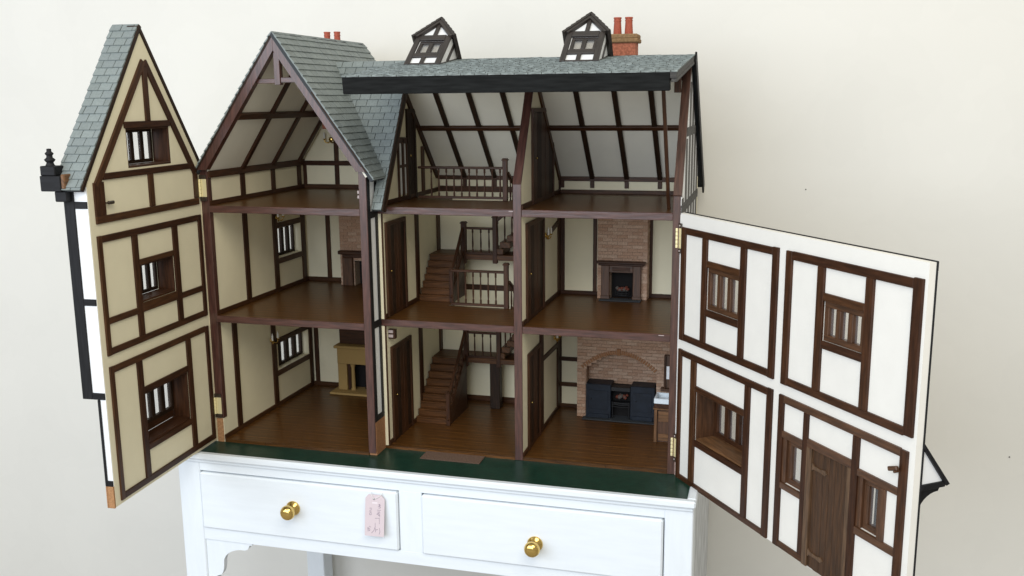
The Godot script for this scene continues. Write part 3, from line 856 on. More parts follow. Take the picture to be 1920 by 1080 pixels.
func roofs() -> void:
	# ---- wing, slope towards the hall: every slate its own piece
	var wr := frame(Vector3(-0.173, 0.807, 0), Vector3(0, 0, -1), Vector3(-0.577, 0.8167, 0).normalized(), Vector3(0.8167, 0.577, 0).normalized())
	var shape := PackedVector2Array([Vector2(-0.058, 0), Vector2(0.355, 0), Vector2(0.355, -0.056), Vector2(0.15, -0.063), Vector2(0.0, -0.3315), Vector2(-0.056, -0.3315)])
	var st := mb()
	poly(st, shape, -0.006, 0.0)
	var r := build(house, "roof_slope", st, M.slate_bed, HK * wr)
	slates(r, shape, 0.0143, 0.0225)
	build(house, "roof_lining", bx(-0.050, 0.355, -0.318, -0.004, -0.012, -0.0065, 0.0), M.ceiling, HK * wr)
	# ---- wing, outer slope
	var wl := frame(Vector3(-0.173, 0.807, 0), Vector3(0, 0, 1), Vector3(0.577, 0.8167, 0).normalized(), Vector3(-0.8167, 0.577, 0).normalized())
	var l := build(house, "roof_slope", bx(-0.355, 0.056, -0.3215, 0.0, -0.006, 0.0, 0.0), M.slate_bed, HK * wl)
	slates(l, rect(-0.355, 0.058, -0.322, 0.001), 0.0143, 0.0225, true)
	var ci := frame(Vector3(XL, 0.545, PZ), Vector3(0, 0, -1), Vector3(0.5539, 0.8326, 0), Vector3(0.8326, -0.5539, 0))
	var c := build(house, "sloping_ceiling", panel(rect(0.0, 0.400, -0.006, 0.290), [], -0.004, 0.0), M.ceiling, HK * ci)
	for x in [0.1277, 0.2547, 0.3757]:
		timber(c, x - 0.0065, x + 0.0065, 0.0, 0.29, 0.005)
	timber(c, 0.0, 0.4, 0.126, 0.139, 0.007)
	# ---- bargeboards and little truss of the wing gable
	var gf := frame(Vector3(0, 0, PZ), Vector3.RIGHT, Vector3.UP, Vector3.BACK)
	for s in [-1, 1]:
		var q := PackedVector2Array()
		for p in [Vector2(0.0003, 0.8005), Vector2(0.176, 0.5515), Vector2(0.1575, 0.5515), Vector2(0.0003, 0.7735)]:
			q.append(Vector2(-0.173 + s * p.x, p.y))
		var bb := mb()
		poly(bb, q, -0.004, 0.0105)
		build(house, "bargeboard", bb, M.edge, HK * gf)
	var cut := mb()      # underside of the verge, where the slates end
	for s in [-1, 1]:
		var q := PackedVector2Array()
		for p in [Vector2(0.0, 0.8062), Vector2(0.1815, 0.5490), Vector2(0.176, 0.5512), Vector2(0.0, 0.8002)]:
			q.append(Vector2(-0.173 + s * p.x, p.y))
		poly(cut, q, -0.004, 0.0115)
	build(house, "verge", cut, M.dark, HK * gf)
	build(house, "king_post", bx(-0.1755, -0.1635, 0.711, 0.782, -0.006, 0.006), M.edge, HK * gf)
	build(house, "collar", bx(-0.214, -0.1757, 0.714, 0.7225, -0.005, 0.003), M.edge, HK * gf)
	build(house, "collar", bx(-0.1633, -0.131, 0.715, 0.7245, -0.005, 0.004), M.edge, HK * gf)
	# ---- main roof: fixed slates beside the valley
	var mf := frame(Vector3(0, 0.758, -0.13), Vector3.RIGHT, Vector3(0, 0.8682, -0.4961), Vector3(0, 0.4961, 0.8682))
	var strip := PackedVector2Array([Vector2(-0.138, 0), Vector2(0.0235, 0), Vector2(0.0215, -0.3225), Vector2(0.002, -0.3225), Vector2(0.002, -0.238)])
	var ms := mb()
	poly(ms, strip, -0.006, 0.0)
	var m := build(house, "roof_slope", ms, M.slate_bed, HK * mf)
	slates(m, strip, 0.0147, 0.0225)
	build(house, "verge", bar(Vector2(0.0252, 0.0), Vector2(0.0232, -0.3225), 0.0034, -0.010, 0.0015), M.dark, HK * mf)
	build(house, "verge_board", bar(Vector2(0.0235, -0.02), Vector2(0.0215, -0.3200), 0.006, -0.016, -0.0102), M.timber, HK * mf)
	# ---- main roof, back slope
	var mbk := frame(Vector3(0, 0.758, -0.13), Vector3(-1, 0, 0), Vector3(0, 0.677, 0.736).normalized(), Vector3(0, 0.736, -0.677).normalized())
	var k := build(house, "roof_slope", bx(-0.583, 0.05, -0.388, 0.0, -0.006, 0.0, 0.0), M.slate_bed, HK * mbk)
	slates(k, rect(-0.583, 0.05, -0.388, 0.0), 0.0147, 0.0225, true)
	build(house, "verge_board", bx(-0.587, -0.5832, -0.390, 0.004, -0.020, 0.004), M.black, HK * mbk)
	var mc := frame(Vector3(0, 0.515, MB), Vector3.RIGHT, Vector3(0, 0.7106, 0.7036), Vector3(0, -0.7036, 0.7106))
	var ce := build(house, "sloping_ceiling", panel(rect(XH, XR, -0.004, 0.285), [], -0.004, 0.0), M.ceiling, HK * mc)
	for x in [0.071, 0.140, 0.210, 0.357, 0.431, 0.501]:
		timber(ce, x - 0.005, x + 0.005, 0.0, 0.285, 0.005, "dark")
	timber(ce, XH, DA, 0.150, 0.160, 0.0062); timber(ce, DB, XR, 0.150, 0.160, 0.0062)
	build(house, "ridge_beam", bx(XH, XR, 0.712, 0.745, -0.147, -0.126), M.timber, HK)
	# ---- the hinged front slope, propped almost level
	var fl := frame(Vector3(0, 0.758, -0.13), Vector3.RIGHT, Vector3(0, 0.1184, -0.993).normalized(), Vector3(0, 0.993, 0.1184).normalized())
	var p := build(house, "hinged_roof_slope", bx(0.026, 0.583, -0.3215, -0.001, -0.010, 0.0, 0.0004), M.weathered, HK * fl)
	slates(p, rect(0.026, 0.584, -0.323, 0.0), 0.0147, 0.0225, true, 0.0016)
	for o in p.get_children():
		o.material_override = M.slate_worn
	build(p, "fascia_board", bx(0.026, 0.573, -0.3225, -0.310, -0.029, -0.0008, 0.001), M.fascia)
	build(p, "verge_board", bx(0.5745, 0.5835, -0.320, -0.002, -0.016, -0.0102), M.weathered)
	for x in [0.075, 0.29, 0.50]:
		build(p, "roof_hinge", bx(x, x + 0.03, -0.012, 0.004, -0.0125, -0.0102, 0.0004), M.brass_satin)
	dormer(fl, 0.0945)
	dormer(fl, 0.3900)
	# ---- stay that holds it up
	var a := Vector3(0.549, F2 + 0.001, -0.062)
	var b := Vector3(0.5475, 0.7155, 0.062)
	var y := (b - a).normalized()
	var x := y.cross(Vector3.BACK).normalized()
	var stay := mb()
	box(stay, Vector3(-0.0032, 0, -0.0032), Vector3(0.0032, a.distance_to(b), 0.0032), 0.0006, Transform3D(Basis(x, y, x.cross(y)), a))
	build(house, "prop_stick", stay, M.timber, HK)

func dormer(fl: Transform3D, xc: float) -> void:
	var y := fl.basis.y * 0.869 + fl.basis.z * 0.495
	var z := fl.basis.y * -0.495 + fl.basis.z * 0.869
	var d := base(house, "dormer_window", HK * frame(fl * Vector3(xc, -0.118, 0.0016), Vector3.RIGHT, y.normalized(), z.normalized()))
	build(d, "plaster", panel(PackedVector2Array([Vector2(-0.0335, 0), Vector2(0.0335, 0), Vector2(0.0335, 0.088), Vector2(0, 0.141), Vector2(-0.0335, 0.088)]), [[-0.0245, 0.024, 0.034, 0.076]], -0.004, -0.001), M.white)
	var g := "grey_black"
	timber(d, -0.0355, -0.0255, -0.002, 0.090, 0.003, g); timber(d, 0.0245, 0.0355, -0.002, 0.090, 0.003, g)
	timber(d, -0.0065, 0.0015, 0.0, 0.022, 0.0026, g)
	timber(d, -0.0255, 0.0245, 0.0215, 0.0335, 0.0028, g); timber(d, -0.0255, 0.0245, 0.076, 0.092, 0.0032, g); timber(d, -0.0255, 0.0245, -0.002, 0.0025, 0.002, g)
	timber(d, -0.004, 0.004, 0.092, 0.138, 0.0026, g)
	for s in [-1, 1]:
		slant(d, Vector2(s * 0.0372, 0.0875), Vector2(s * 0.0005, 0.1390), 0.0105, 0.0060, g)
	casement(d, -0.0245, 0.024, 0.034, 0.076, -0.006, -0.0005, 0.0062, 2, 0.008, M[g])
	build(d, "lining", bx(-0.030, 0.030, 0.026, 0.084, -0.0100, -0.0090, 0.0), M.lining)
	# cheeks
	for s in [-1, 1]:
		var ch := mb()
		poly(ch, PackedVector2Array([Vector2(0.004, 0.005), Vector2(0.0505, 0.089), Vector2(0.004, 0.089)]), -0.001, 0.001)
		var cf := side(s * 0.0335, 0)
		cf.basis = Basis(Vector3(0, 0, -1), Vector3.UP, Vector3(1, 0, 0))
		var c := build(d, "cheek", ch, M.white, cf)
		build(c, "timber", bar(Vector2(0.0195, 0.034), Vector2(0.0195, 0.089), 0.0085, -0.0022, 0.0022), M[g])
		build(c, "timber", bar(Vector2(0.004, 0.006), Vector2(0.050, 0.088), 0.004, -0.0024, 0.0024), M[g])
	# little roof, cut where it meets the slope
	for s in [-1, 1]:
		var f := frame(Vector3(0, 0.1495, 0), Vector3(0, 0, -s), Vector3(-s * 0.574, 0.8189, 0), Vector3(s * 0.8189, 0.574, 0))
		var pts := PackedVector2Array([Vector2(-0.007 * s, 0), Vector2(0.0852 * s, 0), Vector2(0.0500 * s, -0.0765), Vector2(-0.007 * s, -0.0765)])
		var st := mb()
		poly(st, pts, -0.0045, 0.0)
		var r := build(d, "dormer_roof", st, M[g], f)
		slates_dark(r, pts)

func slates_dark(r: Node, pts: PackedVector2Array) -> void:
	var st := mb()
	for row in 6:
		for c in Geometry2D.intersect_polygons(rect(-0.2, 0.2, -0.0132 * (row + 1), -0.0132 * row), pts):
			var up := -0.0132 * row
			poly(st, c, -0.0002, func(p: Vector2) -> float: return 0.0004 + 0.0016 * (up - p.y) / 0.0132)
	build(r, "slate_courses", st, M.grey_black).set_meta("kind", "stuff")

func chimneys() -> void:
	var c := base(house, "chimney", HK * Transform3D(Basis.IDENTITY, Vector3(0.435, 0.665, -0.25)))
	build(c, "stack", bx(-0.0238, 0.0238, 0, 0.124, -0.021, 0.021, 0.0006), M.red_brick)
	var cap := mb()
	box(cap, Vector3(-0.0290, 0.123, -0.026), Vector3(0.0295, 0.1315, 0.026), 0.0036)
	box(cap, Vector3(-0.0275, 0.1305, -0.025), Vector3(0.0280, 0.1400, 0.025), 0.0036)
	build(c, "cap", cap, M.cap_stone)
	for x in [-0.0150, 0.0075]:
		var st := mb()
		lathe(st, [Vector2(0.0086, 0.0), Vector2(0.0072, 0.022), Vector2(0.0070, 0.0255), Vector2(0.0078, 0.0260), Vector2(0.0078, 0.0275), Vector2(0.0070, 0.0280), Vector2(0.0071, 0.0305), Vector2(0.0080, 0.0310), Vector2(0.0080, 0.0335), Vector2(0.0058, 0.0335), Vector2(0.0055, 0.020), Vector2(0.0001, 0.019)], 20, Transform3D(Basis.IDENTITY, Vector3(x, 0.1395, 0.0)))
		build(c, "chimney_pot", st, M.terracotta)
	var l := base(house, "chimney", HK * Transform3D(Basis.IDENTITY, Vector3(-0.222, 0.62, -0.30)))
	build(l, "stack", bx(-0.023, 0.023, 0, 0.158, -0.021, 0.021, 0.0006), M.red_brick)
	build(l, "cap", bx(-0.027, 0.027, 0.158, 0.174, -0.025, 0.025, 0.0036), M.cap_stone)
	for x in [-0.0115, 0.0125]:
		var st := mb()
		lathe(st, [Vector2(0.0080, 0.0), Vector2(0.0066, 0.025), Vector2(0.0066, 0.0275), Vector2(0.0073, 0.0280), Vector2(0.0073, 0.0295), Vector2(0.0066, 0.0300), Vector2(0.0067, 0.0340), Vector2(0.0074, 0.0345), Vector2(0.0074, 0.0370), Vector2(0.0054, 0.0370), Vector2(0.0052, 0.022), Vector2(0.0001, 0.021)], 20, Transform3D(Basis.IDENTITY, Vector3(x, 0.1735, 0.0)))
		build(l, "chimney_pot", st, M.terracotta)

func inside() -> void:
	# interior doors along the two dividing walls
	interior_door(side(XH, 0), 0.022, 0.130, 0.001, 0.198)
	interior_door(side(XH, 0), 0.013, 0.117, F1 + 0.001, 0.449)
	interior_door(side(XH, 0), 0.1405, 0.188, F2 + 0.001, 0.664, "dark")
	interior_door(side(DB, 0), 0.030, 0.172, F1 + 0.001, 0.452)
	interior_door(side(DB, 0), 0.078, 0.258, F2 + 0.001, 0.664)
	interior_door(side(DB, 0), 0.038, 0.136, 0.001, 0.196)
	staircase(0.0, 0.117, F1, -0.148, -0.268, 0.084, 0.165)
	staircase(F1, 0.090, F2, -0.186, -0.266, 0.084, 0.160)
	# balustrades round the stair wells
	for b in [[F1, 0.0955, 0.2105, 0.338, 0.0955], [F2, 0.030, 0.2105, 0.549, 0.0425]]:
		var r := base(house, "balustrade", HK)
		level_rail(r, b[1], b[2], -0.1475, b[0] + 0.003, b[3], b[4] + 0.0155, 0.0162)
		newel(r, b[2] + 0.004, -0.1475, b[0], b[3] + 0.017, 0.0095)
	# little catches that the fronts' turn buttons close on
	for p in [Vector3(-0.017, 0.505, 0.030), Vector3(XH + 0.002, 0.226, -0.018)]:
		var c := base(house, "door_catch", HK * Transform3D(Basis.IDENTITY, p))
		build(c, "block", bx(-0.004 if p.x < 0 else -0.002, 0.003 if p.x < 0 else 0.012, -0.009, 0.010, -0.008, 0.003), M.timber if p.x > 0 else M.cream)
		var st := mb()
		for y in [-0.0055, 0.0035]:
			box(st, Vector3(-0.007 if p.x < 0 else -0.001, y, 0.003), Vector3(0.002 if p.x < 0 else 0.009, y + 0.006, 0.006), 0.0008)
		build(c, "catch_plate", st, M.pewter)
	for p in [Vector3(0.548, F1 - 0.002, 0.0005), Vector3(0.268, F2 - 0.003, 0.0005)]:
		build(house, "scuff", bx(p.x - 0.006, p.x + 0.004, p.y - 0.0008, p.y + 0.0006, p.z - 0.001, p.z + 0.0002, 0.0001), M.pewter, HK)

# ---------------------------------------------------------------- the gabled front, swung out to one side
func gable_front() -> void:
	var la := 1.6235265
	var W := 0.338
	var u := Vector3(-cos(la), 0, sin(la))
	var f := frame(Vector3(-0.35314, 0, 0.045175) + u * W, -u, Vector3.UP, Vector3(sin(la), 0, cos(la)))
	var d := base(house, "hinged_front", HK * f)
	d.set_meta("label", "tall gabled front with a strip of slate roof, open at the wing")
	var holes_up := [[W - 0.229, W - 0.095, 0.570, 0.638], [W - 0.223, W - 0.112, 0.332, 0.400]]
	var hole_low := [W - 0.240, W - 0.094, 0.074, 0.170]
	var xe := W - 0.3455
	var xh := W + 0.004
	build(d, "panel", panel(PackedVector2Array([Vector2(xe, 0.197), Vector2(xh, 0.197), Vector2(xh, 0.556), Vector2(W - 0.165, 0.800), Vector2(xe, 0.553)]), holes_up, -0.040, 0.0), M.cream)
	build(d, "panel", panel(PackedVector2Array([Vector2(xe, -0.002), Vector2(xh, -0.002), Vector2(xh, 0.197), Vector2(xe, 0.197)]), [hole_low], -0.012, 0.0), M.cream)
	var tm := func(u0: float, u1: float, y0: float, y1: float) -> void: timber(d, W - maxf(u0, u1), W - minf(u0, u1), y0, y1, 0.0032)
	# attic frame
	slant(d, Vector2(W - 0.3235, 0.5465), Vector2(W - 0.1635, 0.7515), 0.0135, 0.0032)
	slant(d, Vector2(W - 0.0170, 0.5455), Vector2(W - 0.1600, 0.7515), 0.0135, 0.0032)
	tm.call(0.304, 0.331, 0.497, 0.553)
	tm.call(0.011, 0.025, 0.498, 0.545)
	tm.call(0.011, 0.331, 0.485, 0.4975)
	tm.call(0.1550, 0.1685, 0.649, 0.742)
	tm.call(0.094, 0.2335, 0.638, 0.649)
	tm.call(0.025, 0.3035, 0.5555, 0.5665)
	tm.call(0.160, 0.1755, 0.498, 0.5555)
	# middle frame
	tm.call(0.322, 0.333, 0.262, 0.4655); tm.call(0.009, 0.020, 0.262, 0.4645)
	tm.call(0.020, 0.322, 0.4535, 0.465); tm.call(0.020, 0.322, 0.2625, 0.274)
	tm.call(0.223, 0.239, 0.274, 0.4535); tm.call(0.0955, 0.112, 0.274, 0.4535)
	tm.call(0.239, 0.322, 0.315, 0.326); tm.call(0.112, 0.223, 0.315, 0.3315); tm.call(0.020, 0.0955, 0.314, 0.325)
	tm.call(0.112, 0.223, 0.400, 0.4095)
	# ground floor frame
	tm.call(0.321, 0.332, 0.004, 0.243); tm.call(0.010, 0.021, 0.004, 0.241)
	tm.call(0.021, 0.321, 0.231, 0.2425); tm.call(0.021, 0.321, 0.0045, 0.0155)
	tm.call(0.240, 0.2555, 0.0155, 0.231); tm.call(0.0785, 0.094, 0.0155, 0.231)
	tm.call(0.094, 0.240, 0.170, 0.181); tm.call(0.094, 0.240, 0.063, 0.074)
	# windows set at the outer face
	for h in holes_up:
		reveal(d, h[0], h[1], h[2], h[3], -0.034, -0.0005, 0.0035, M.timber, M.timber)
		casement(d, h[0] + 0.0035, h[1] - 0.0035, h[2] + 0.0035, h[3] - 0.0035, -0.040, -0.034, 0.006, 4, 0.0095, M.dark)
	reveal(d, hole_low[0], hole_low[1], hole_low[2], hole_low[3], -0.034, -0.0005, 0.004, M.timber, M.timber)
	build(d, "window_board", bx(W - 0.236, W - 0.098, 0.0782, 0.0925, -0.040, -0.0335), M.timber)
	casement(d, W - 0.236, W - 0.098, 0.0927, 0.166, -0.040, -0.032, 0.007, 4, 0.0125, M.dark)
	# bay under the ground floor window
	build(d, "bay_base", bx(hole_low[0] - 0.004, hole_low[1] + 0.004, 0.060, 0.0735, -0.042, -0.0125), M.black)
	build(d, "bay_side", bx(hole_low[0] - 0.004, hole_low[0] - 0.0003, 0.0735, 0.190, -0.041, -0.0125), M.black)
	build(d, "bay_side", bx(hole_low[1] + 0.0003, hole_low[1] + 0.004, 0.0735, 0.190, -0.041, -0.0125), M.black)
	build(d, "bay_head", bx(hole_low[0] - 0.004, hole_low[1] + 0.004, 0.1705, 0.1965, -0.042, -0.0125), M.black)
	# the free side: white panels and black timbers of the jettied storeys
	var sx := xe - 0.0016
	build(d, "plaster", bx(sx, xe - 0.0001, 0.197, 0.548, -0.040, -0.0005, 0.0), M.white)
	build(d, "plaster", bx(sx, xe - 0.0001, 0.036, 0.197, -0.0115, -0.0005, 0.0), M.white)
	var sb := func(z0: float, z1: float, y0: float, y1: float) -> void: build(d, "timber", bx(sx - 0.0022, sx + 0.001, y0, y1, z0, z1), M.black)
	sb.call(-0.0425, -0.0235, 0.1905, 0.5430)
	sb.call(-0.0235, -0.0006, 0.5125, 0.5240); sb.call(-0.0235, -0.0006, 0.3520, 0.3630); sb.call(-0.0235, -0.0006, 0.1905, 0.2020)
	sb.call(-0.0150, -0.0105, 0.036, 0.1900); sb.call(-0.0105, -0.0006, 0.036, 0.0460)
	build(d, "brick_footing", bx(sx - 0.0022, xe + 0.02, -0.0035, 0.0358, -0.0150, -0.0122), M.tan_brick)
	build(d, "brick_footing", bx(sx - 0.0022, xe - 0.0003, -0.0035, 0.0358, -0.0120, -0.0002), M.tan_brick)
	build(d, "timber", bx(xe, xh, 0.1905, 0.2020, -0.0435, -0.0402), M.black)
	for x in [0.055, 0.275]:
		build(d, "timber", bx(x, x + 0.012, 0.202, 0.545, -0.0430, -0.0402), M.black)
	# roof over the front: slates on the free side, bare slab on the hinge side
	var rf := frame(Vector3(W - 0.165, 0.8145, 0), Vector3(0, 0, 1), Vector3(0.5895, 0.8078, 0), Vector3(-0.8078, 0.5895, 0))
	var r := build(d, "roof_slope", bx(-0.050, 0.0, -0.3345, -0.0005, -0.006, 0.0, 0.0), M.slate_bed, rf)
	# the slates are sub-parts of the front
	var holder := Node3D.new()
	d.add_child(holder)
	slates(holder, rect(-0.0510, 0.0, -0.3355, 0.0), 0.0158, 0.0222)
	for s in holder.get_children():
		holder.remove_child(s)
		s.name = numbered(d, "slate")
		d.add_child(s, true)
		s.transform = rf
	d.remove_child(holder)
	holder.free()
	var rg := frame(Vector3(W - 0.165, 0.8145, 0), Vector3(0, 0, -1), Vector3(-0.5675, 0.8234, 0), Vector3(0.8234, 0.5675, 0))
	build(d, "roof_slope", bx(0.0, 0.052, -0.309, -0.0005, -0.006, 0.0020, 0.0006), M.slate1, rg)
	build(d, "verge", bar(Vector2(W - 0.3588, 0.5423), Vector2(W - 0.1618, 0.8121), 0.0070, -0.020, 0.0018), M.dark)
	build(d, "verge", bar(Vector2(W + 0.0071, 0.5577), Vector2(W - 0.1683, 0.8122), 0.0070, -0.020, 0.0021), M.dark)
	# carved bracket and turned finial at the eaves corner
	var fx := xe - 0.0195
	build(d, "eaves_block", bx(fx, fx + 0.030, 0.5415, 0.5665, -0.0705, -0.0330, 0.0012), M.black)
	build(d, "eaves_block", bx(fx + 0.002, fx + 0.026, 0.5665, 0.5820, -0.0700, -0.0430, 0.0014), M.black)
	build(d, "eaves_block", bx(fx + 0.004, fx + 0.024, 0.5245, 0.5415, -0.0490, -0.0270, 0.0014), M.black)
	build(d, "block_end", bx(fx + 0.0005, fx + 0.028, 0.5455, 0.5690, -0.0328, -0.0255, 0.0030), M.oak)
	var fi := mb()
	lathe(fi, [Vector2(0.0080, 0.0), Vector2(0.0062, 0.003), Vector2(0.0052, 0.0055), Vector2(0.0078, 0.0085), Vector2(0.0086, 0.0105), Vector2(0.0050, 0.0135), Vector2(0.0045, 0.0165), Vector2(0.0064, 0.0190), Vector2(0.0066, 0.0205), Vector2(0.0038, 0.0232), Vector2(0.0036, 0.0275), Vector2(0.0001, 0.0280)], 12, Transform3D(Basis.IDENTITY, Vector3(fx + 0.013, 0.5815, -0.0580)))
	build(d, "finial", fi, M.black)
	# turn button
	var tb := mb()
	box(tb, Vector3(W - 0.3020, 0.5150, 0.0035), Vector3(W - 0.2870, 0.5205, 0.0085), 0.0022)
	rod(tb, [Vector3(W - 0.304, 0.5178, 0.001), Vector3(W - 0.304, 0.5178, 0.010)], 0.0014)
	build(d, "turn_button", tb, M.bronze)
	# hinges, on the house
	for y in [0.516, 0.072]:
		var hb := base(d, "hinge", f.affine_inverse() * Transform3D(Basis.IDENTITY, Vector3(-0.3500, y, 0.0500)))
		var kn := mb()
		for k in 5:
			lathe(kn, [Vector2(0.0001, 0), Vector2(0.0022, 0.0002), Vector2(0.0024, 0.0008), Vector2(0.0024, 0.0062), Vector2(0.0022, 0.0068), Vector2(0.0001, 0.0069)], 12, Transform3D(Basis.IDENTITY, Vector3(0, -0.0175 + k * 0.007, 0.001)))
		build(hb, "knuckle", kn, M.brass_satin)
		build(hb, "hinge_leaf", bx(0.0020, 0.0130, -0.0175, 0.0175, -0.0022, -0.0005, 0.0004), M.brass_satin)
		build(hb, "hinge_leaf", bx(-0.0012, 0.0003, -0.0175, 0.0175, 0.0025, 0.0125, 0.0004), M.brass_satin)
		for e in [-1, 1]:
			build(hb, "hinge_plate", bx(-0.0015, 0.0130, e * 0.0215 - 0.0038, e * 0.0215 + 0.0038, -0.0022, 0.0002, 0.0005), M.bronze)

# ---------------------------------------------------------------- the long front, swung out to the other side
func long_front() -> void:
	var ra := 0.93438088
	var f := frame(Vector3(0.5776735, 0, 0.0009141), Vector3(cos(ra), 0, sin(ra)), Vector3.UP, Vector3(-sin(ra), 0, cos(ra)))
	var d := base(house, "hinged_front", HK * f)
	d.set_meta("label", "long square front with the plank entrance door, open at the gable end")
	var holes := [[0.090, 0.187, 0.326, 0.399], [0.390, 0.473, 0.341, 0.399], [0.065, 0.212, 0.084, 0.174], [0.313, 0.361, 0.100, 0.172], [0.479, 0.522, 0.098, 0.172]]
	build(d, "panel", panel(rect(-0.007, 0.577, -0.008, 0.481), holes, -0.0105, 0.0), M.door_white)
	var t := func(u0: float, u1: float, y0: float, y1: float, m := "timber") -> void: timber(d, u0, u1, y0, y1, 0.0038, m)
	# upper bedroom frame
	t.call(0.007, 0.0205, 0.255, 0.458); t.call(0.270, 0.284, 0.255, 0.459); t.call(0.0205, 0.270, 0.4465, 0.458); t.call(0.0205, 0.270, 0.2555, 0.267)
	t.call(0.075, 0.090, 0.267, 0.4465); t.call(0.187, 0.202, 0.267, 0.4465); t.call(0.090, 0.187, 0.399, 0.410); t.call(0.090, 0.187, 0.3145, 0.326)
	# upper hall frame
	t.call(0.303, 0.317, 0.254, 0.458); t.call(0.556, 0.572, 0.256, 0.460); t.call(0.317, 0.556, 0.446, 0.4585); t.call(0.317, 0.556, 0.2545, 0.266)
	t.call(0.375, 0.390, 0.266, 0.446); t.call(0.473, 0.488, 0.266, 0.446); t.call(0.390, 0.473, 0.399, 0.410); t.call(0.390, 0.473, 0.330, 0.341)
	# kitchen frame
	t.call(0.0065, 0.0165, -0.007, 0.238); t.call(0.2705, 0.284, -0.007, 0.2385); t.call(0.0165, 0.2705, 0.2265, 0.2375); t.call(0.0165, 0.2705, -0.0065, 0.0025)
	t.call(0.049, 0.065, 0.0025, 0.2265); t.call(0.212, 0.226, 0.0025, 0.2265); t.call(0.065, 0.212, 0.174, 0.1835); t.call(0.065, 0.212, 0.073, 0.084)
	# entrance frame
	t.call(0.301, 0.313, -0.007, 0.237); t.call(0.554, 0.567, -0.007, 0.236); t.call(0.313, 0.554, 0.226, 0.237, "timber_light")
	t.call(0.313, 0.371, -0.0065, 0.003); t.call(0.467, 0.554, -0.0065, 0.003)
	t.call(0.361, 0.3715, 0.003, 0.226); t.call(0.4665, 0.479, 0.003, 0.226)
	t.call(0.313, 0.361, 0.172, 0.182, "timber_light"); t.call(0.313, 0.361, 0.090, 0.100, "timber_light")
	t.call(0.479, 0.554, 0.172, 0.182, "timber_light"); t.call(0.479, 0.554, 0.087, 0.098, "timber_light")
	t.call(0.522, 0.533, 0.098, 0.172, "timber_light")
	# windows
	for h in [holes[0], holes[1]]:
		casement(d, h[0], h[1], h[2], h[3], -0.0105, -0.0008, 0.009, 3, 0.0095, M.timber_light)
	for h in [holes[3], holes[4]]:
		build(d, "reveal_board", bx(h[0], h[0] + 0.009, h[2], h[3], -0.0105, 0.0012), M.timber_light)
		casement(d, h[0] + 0.009, h[1], h[2], h[3], -0.0120, -0.0030, 0.009, 1, 0.0, M.timber_light)
	var b = holes[2]
	reveal(d, b[0], b[1], b[2], b[3], -0.046, -0.0006, 0.0035, M.timber_light, M.oak)
	casement(d, b[0] + 0.0035, b[1] - 0.0035, b[2] + 0.0035, b[3] - 0.0035, -0.046, -0.038, 0.0085, 4, 0.0125, M.timber)
	build(d, "bay_side", bx(b[0] - 0.004, b[0] - 0.0003, b[2] - 0.01, b[3] + 0.004, -0.048, -0.0108), M.black)
	build(d, "bay_side", bx(b[1] + 0.0003, b[1] + 0.004, b[2] - 0.01, b[3] + 0.004, -0.048, -0.0108), M.black)
	build(d, "bay_base", bx(b[0] - 0.004, b[1] + 0.004, b[2] - 0.012, b[2] - 0.0003, -0.050, -0.0108), M.black)
	build(d, "bay_head", bx(b[0] - 0.004, b[1] + 0.004, b[3] + 0.0003, b[3] + 0.010, -0.050, -0.0108), M.black)
	# entrance door
	t.call(0.3717, 0.383, -0.0075, 0.1770, "strap"); t.call(0.4590, 0.4663, -0.0075, 0.1770, "strap"); t.call(0.3717, 0.4663, 0.1770, 0.1890, "timber_light")
	for i in 6:
		var a := 0.383 + i * 0.01267
		build(d, "plank", bx(a + 0.00025, a + 0.01242, -0.0072, 0.1768, -0.002, 0.0009 + 0.0004 * (i % 2) + 0.0003 * (i % 3)), M.door_oak)
	for y in [0.150, 0.016]:
		var s := mb()
		poly(s, PackedVector2Array([Vector2(0.3845, y - 0.006), Vector2(0.388, y - 0.003), Vector2(0.404, y - 0.0022), Vector2(0.413, y - 0.0042), Vector2(0.4185, y), Vector2(0.413, y + 0.0042), Vector2(0.404, y + 0.0022), Vector2(0.388, y + 0.003), Vector2(0.3845, y + 0.006)]), 0.001, 0.0030)
		build(d, "strap_hinge", s, M.strap)
	# turn button
	var tb := mb()
	box(tb, Vector3(-0.0085, -0.0030, 0), Vector3(0.0085, 0.0030, 0.005), 0.0020, Transform3D(Basis(Vector3.BACK, 0.35), Vector3(0.5490, 0.2085, 0.0055)))
	rod(tb, [Vector3(0.555, 0.2065, 0.002), Vector3(0.555, 0.2065, 0.012)], 0.0017)
	build(d, "turn_button", tb, M.timber_light)
	# outside: black timbers seen edge on, and the hood over the entrance
	build(d, "timber", bx(0.562, 0.5785, -0.008, 0.470, -0.0132, -0.0107), M.black)
	build(d, "timber", bx(-0.004, 0.5785, 0.470, 0.4825, -0.0135, -0.0107), M.black)
	for u in [0.03, 0.24, 0.288, 0.50]:
		build(d, "timber", bx(u, u + 0.013, 0.0, 0.470, -0.0132, -0.0107), M.black)
	var hf := frame(Vector3(0.578, 0, -0.0108), Vector3(0, 0, -1), Vector3.UP, Vector3(1, 0, 0))
	var roof := mb()
	poly(roof, PackedVector2Array([Vector2(0.0, 0.2500), Vector2(0.0, 0.2430), Vector2(0.0420, 0.1870), Vector2(0.0470, 0.1890)]), -0.275, 0.002, hf)
	build(d, "hood_roof", roof, M.black)
	var ch := mb()
	poly(ch, PackedVector2Array([Vector2(0.0, 0.1930), Vector2(0.0385, 0.1930), Vector2(0.0, 0.2440)]), -0.272, -0.002, hf)
	build(d, "hood_cheek", ch, M.white)
	build(d, "hood_plate", bx(0.303, 0.579, 0.1855, 0.1930, -0.0515, -0.0108), M.black)
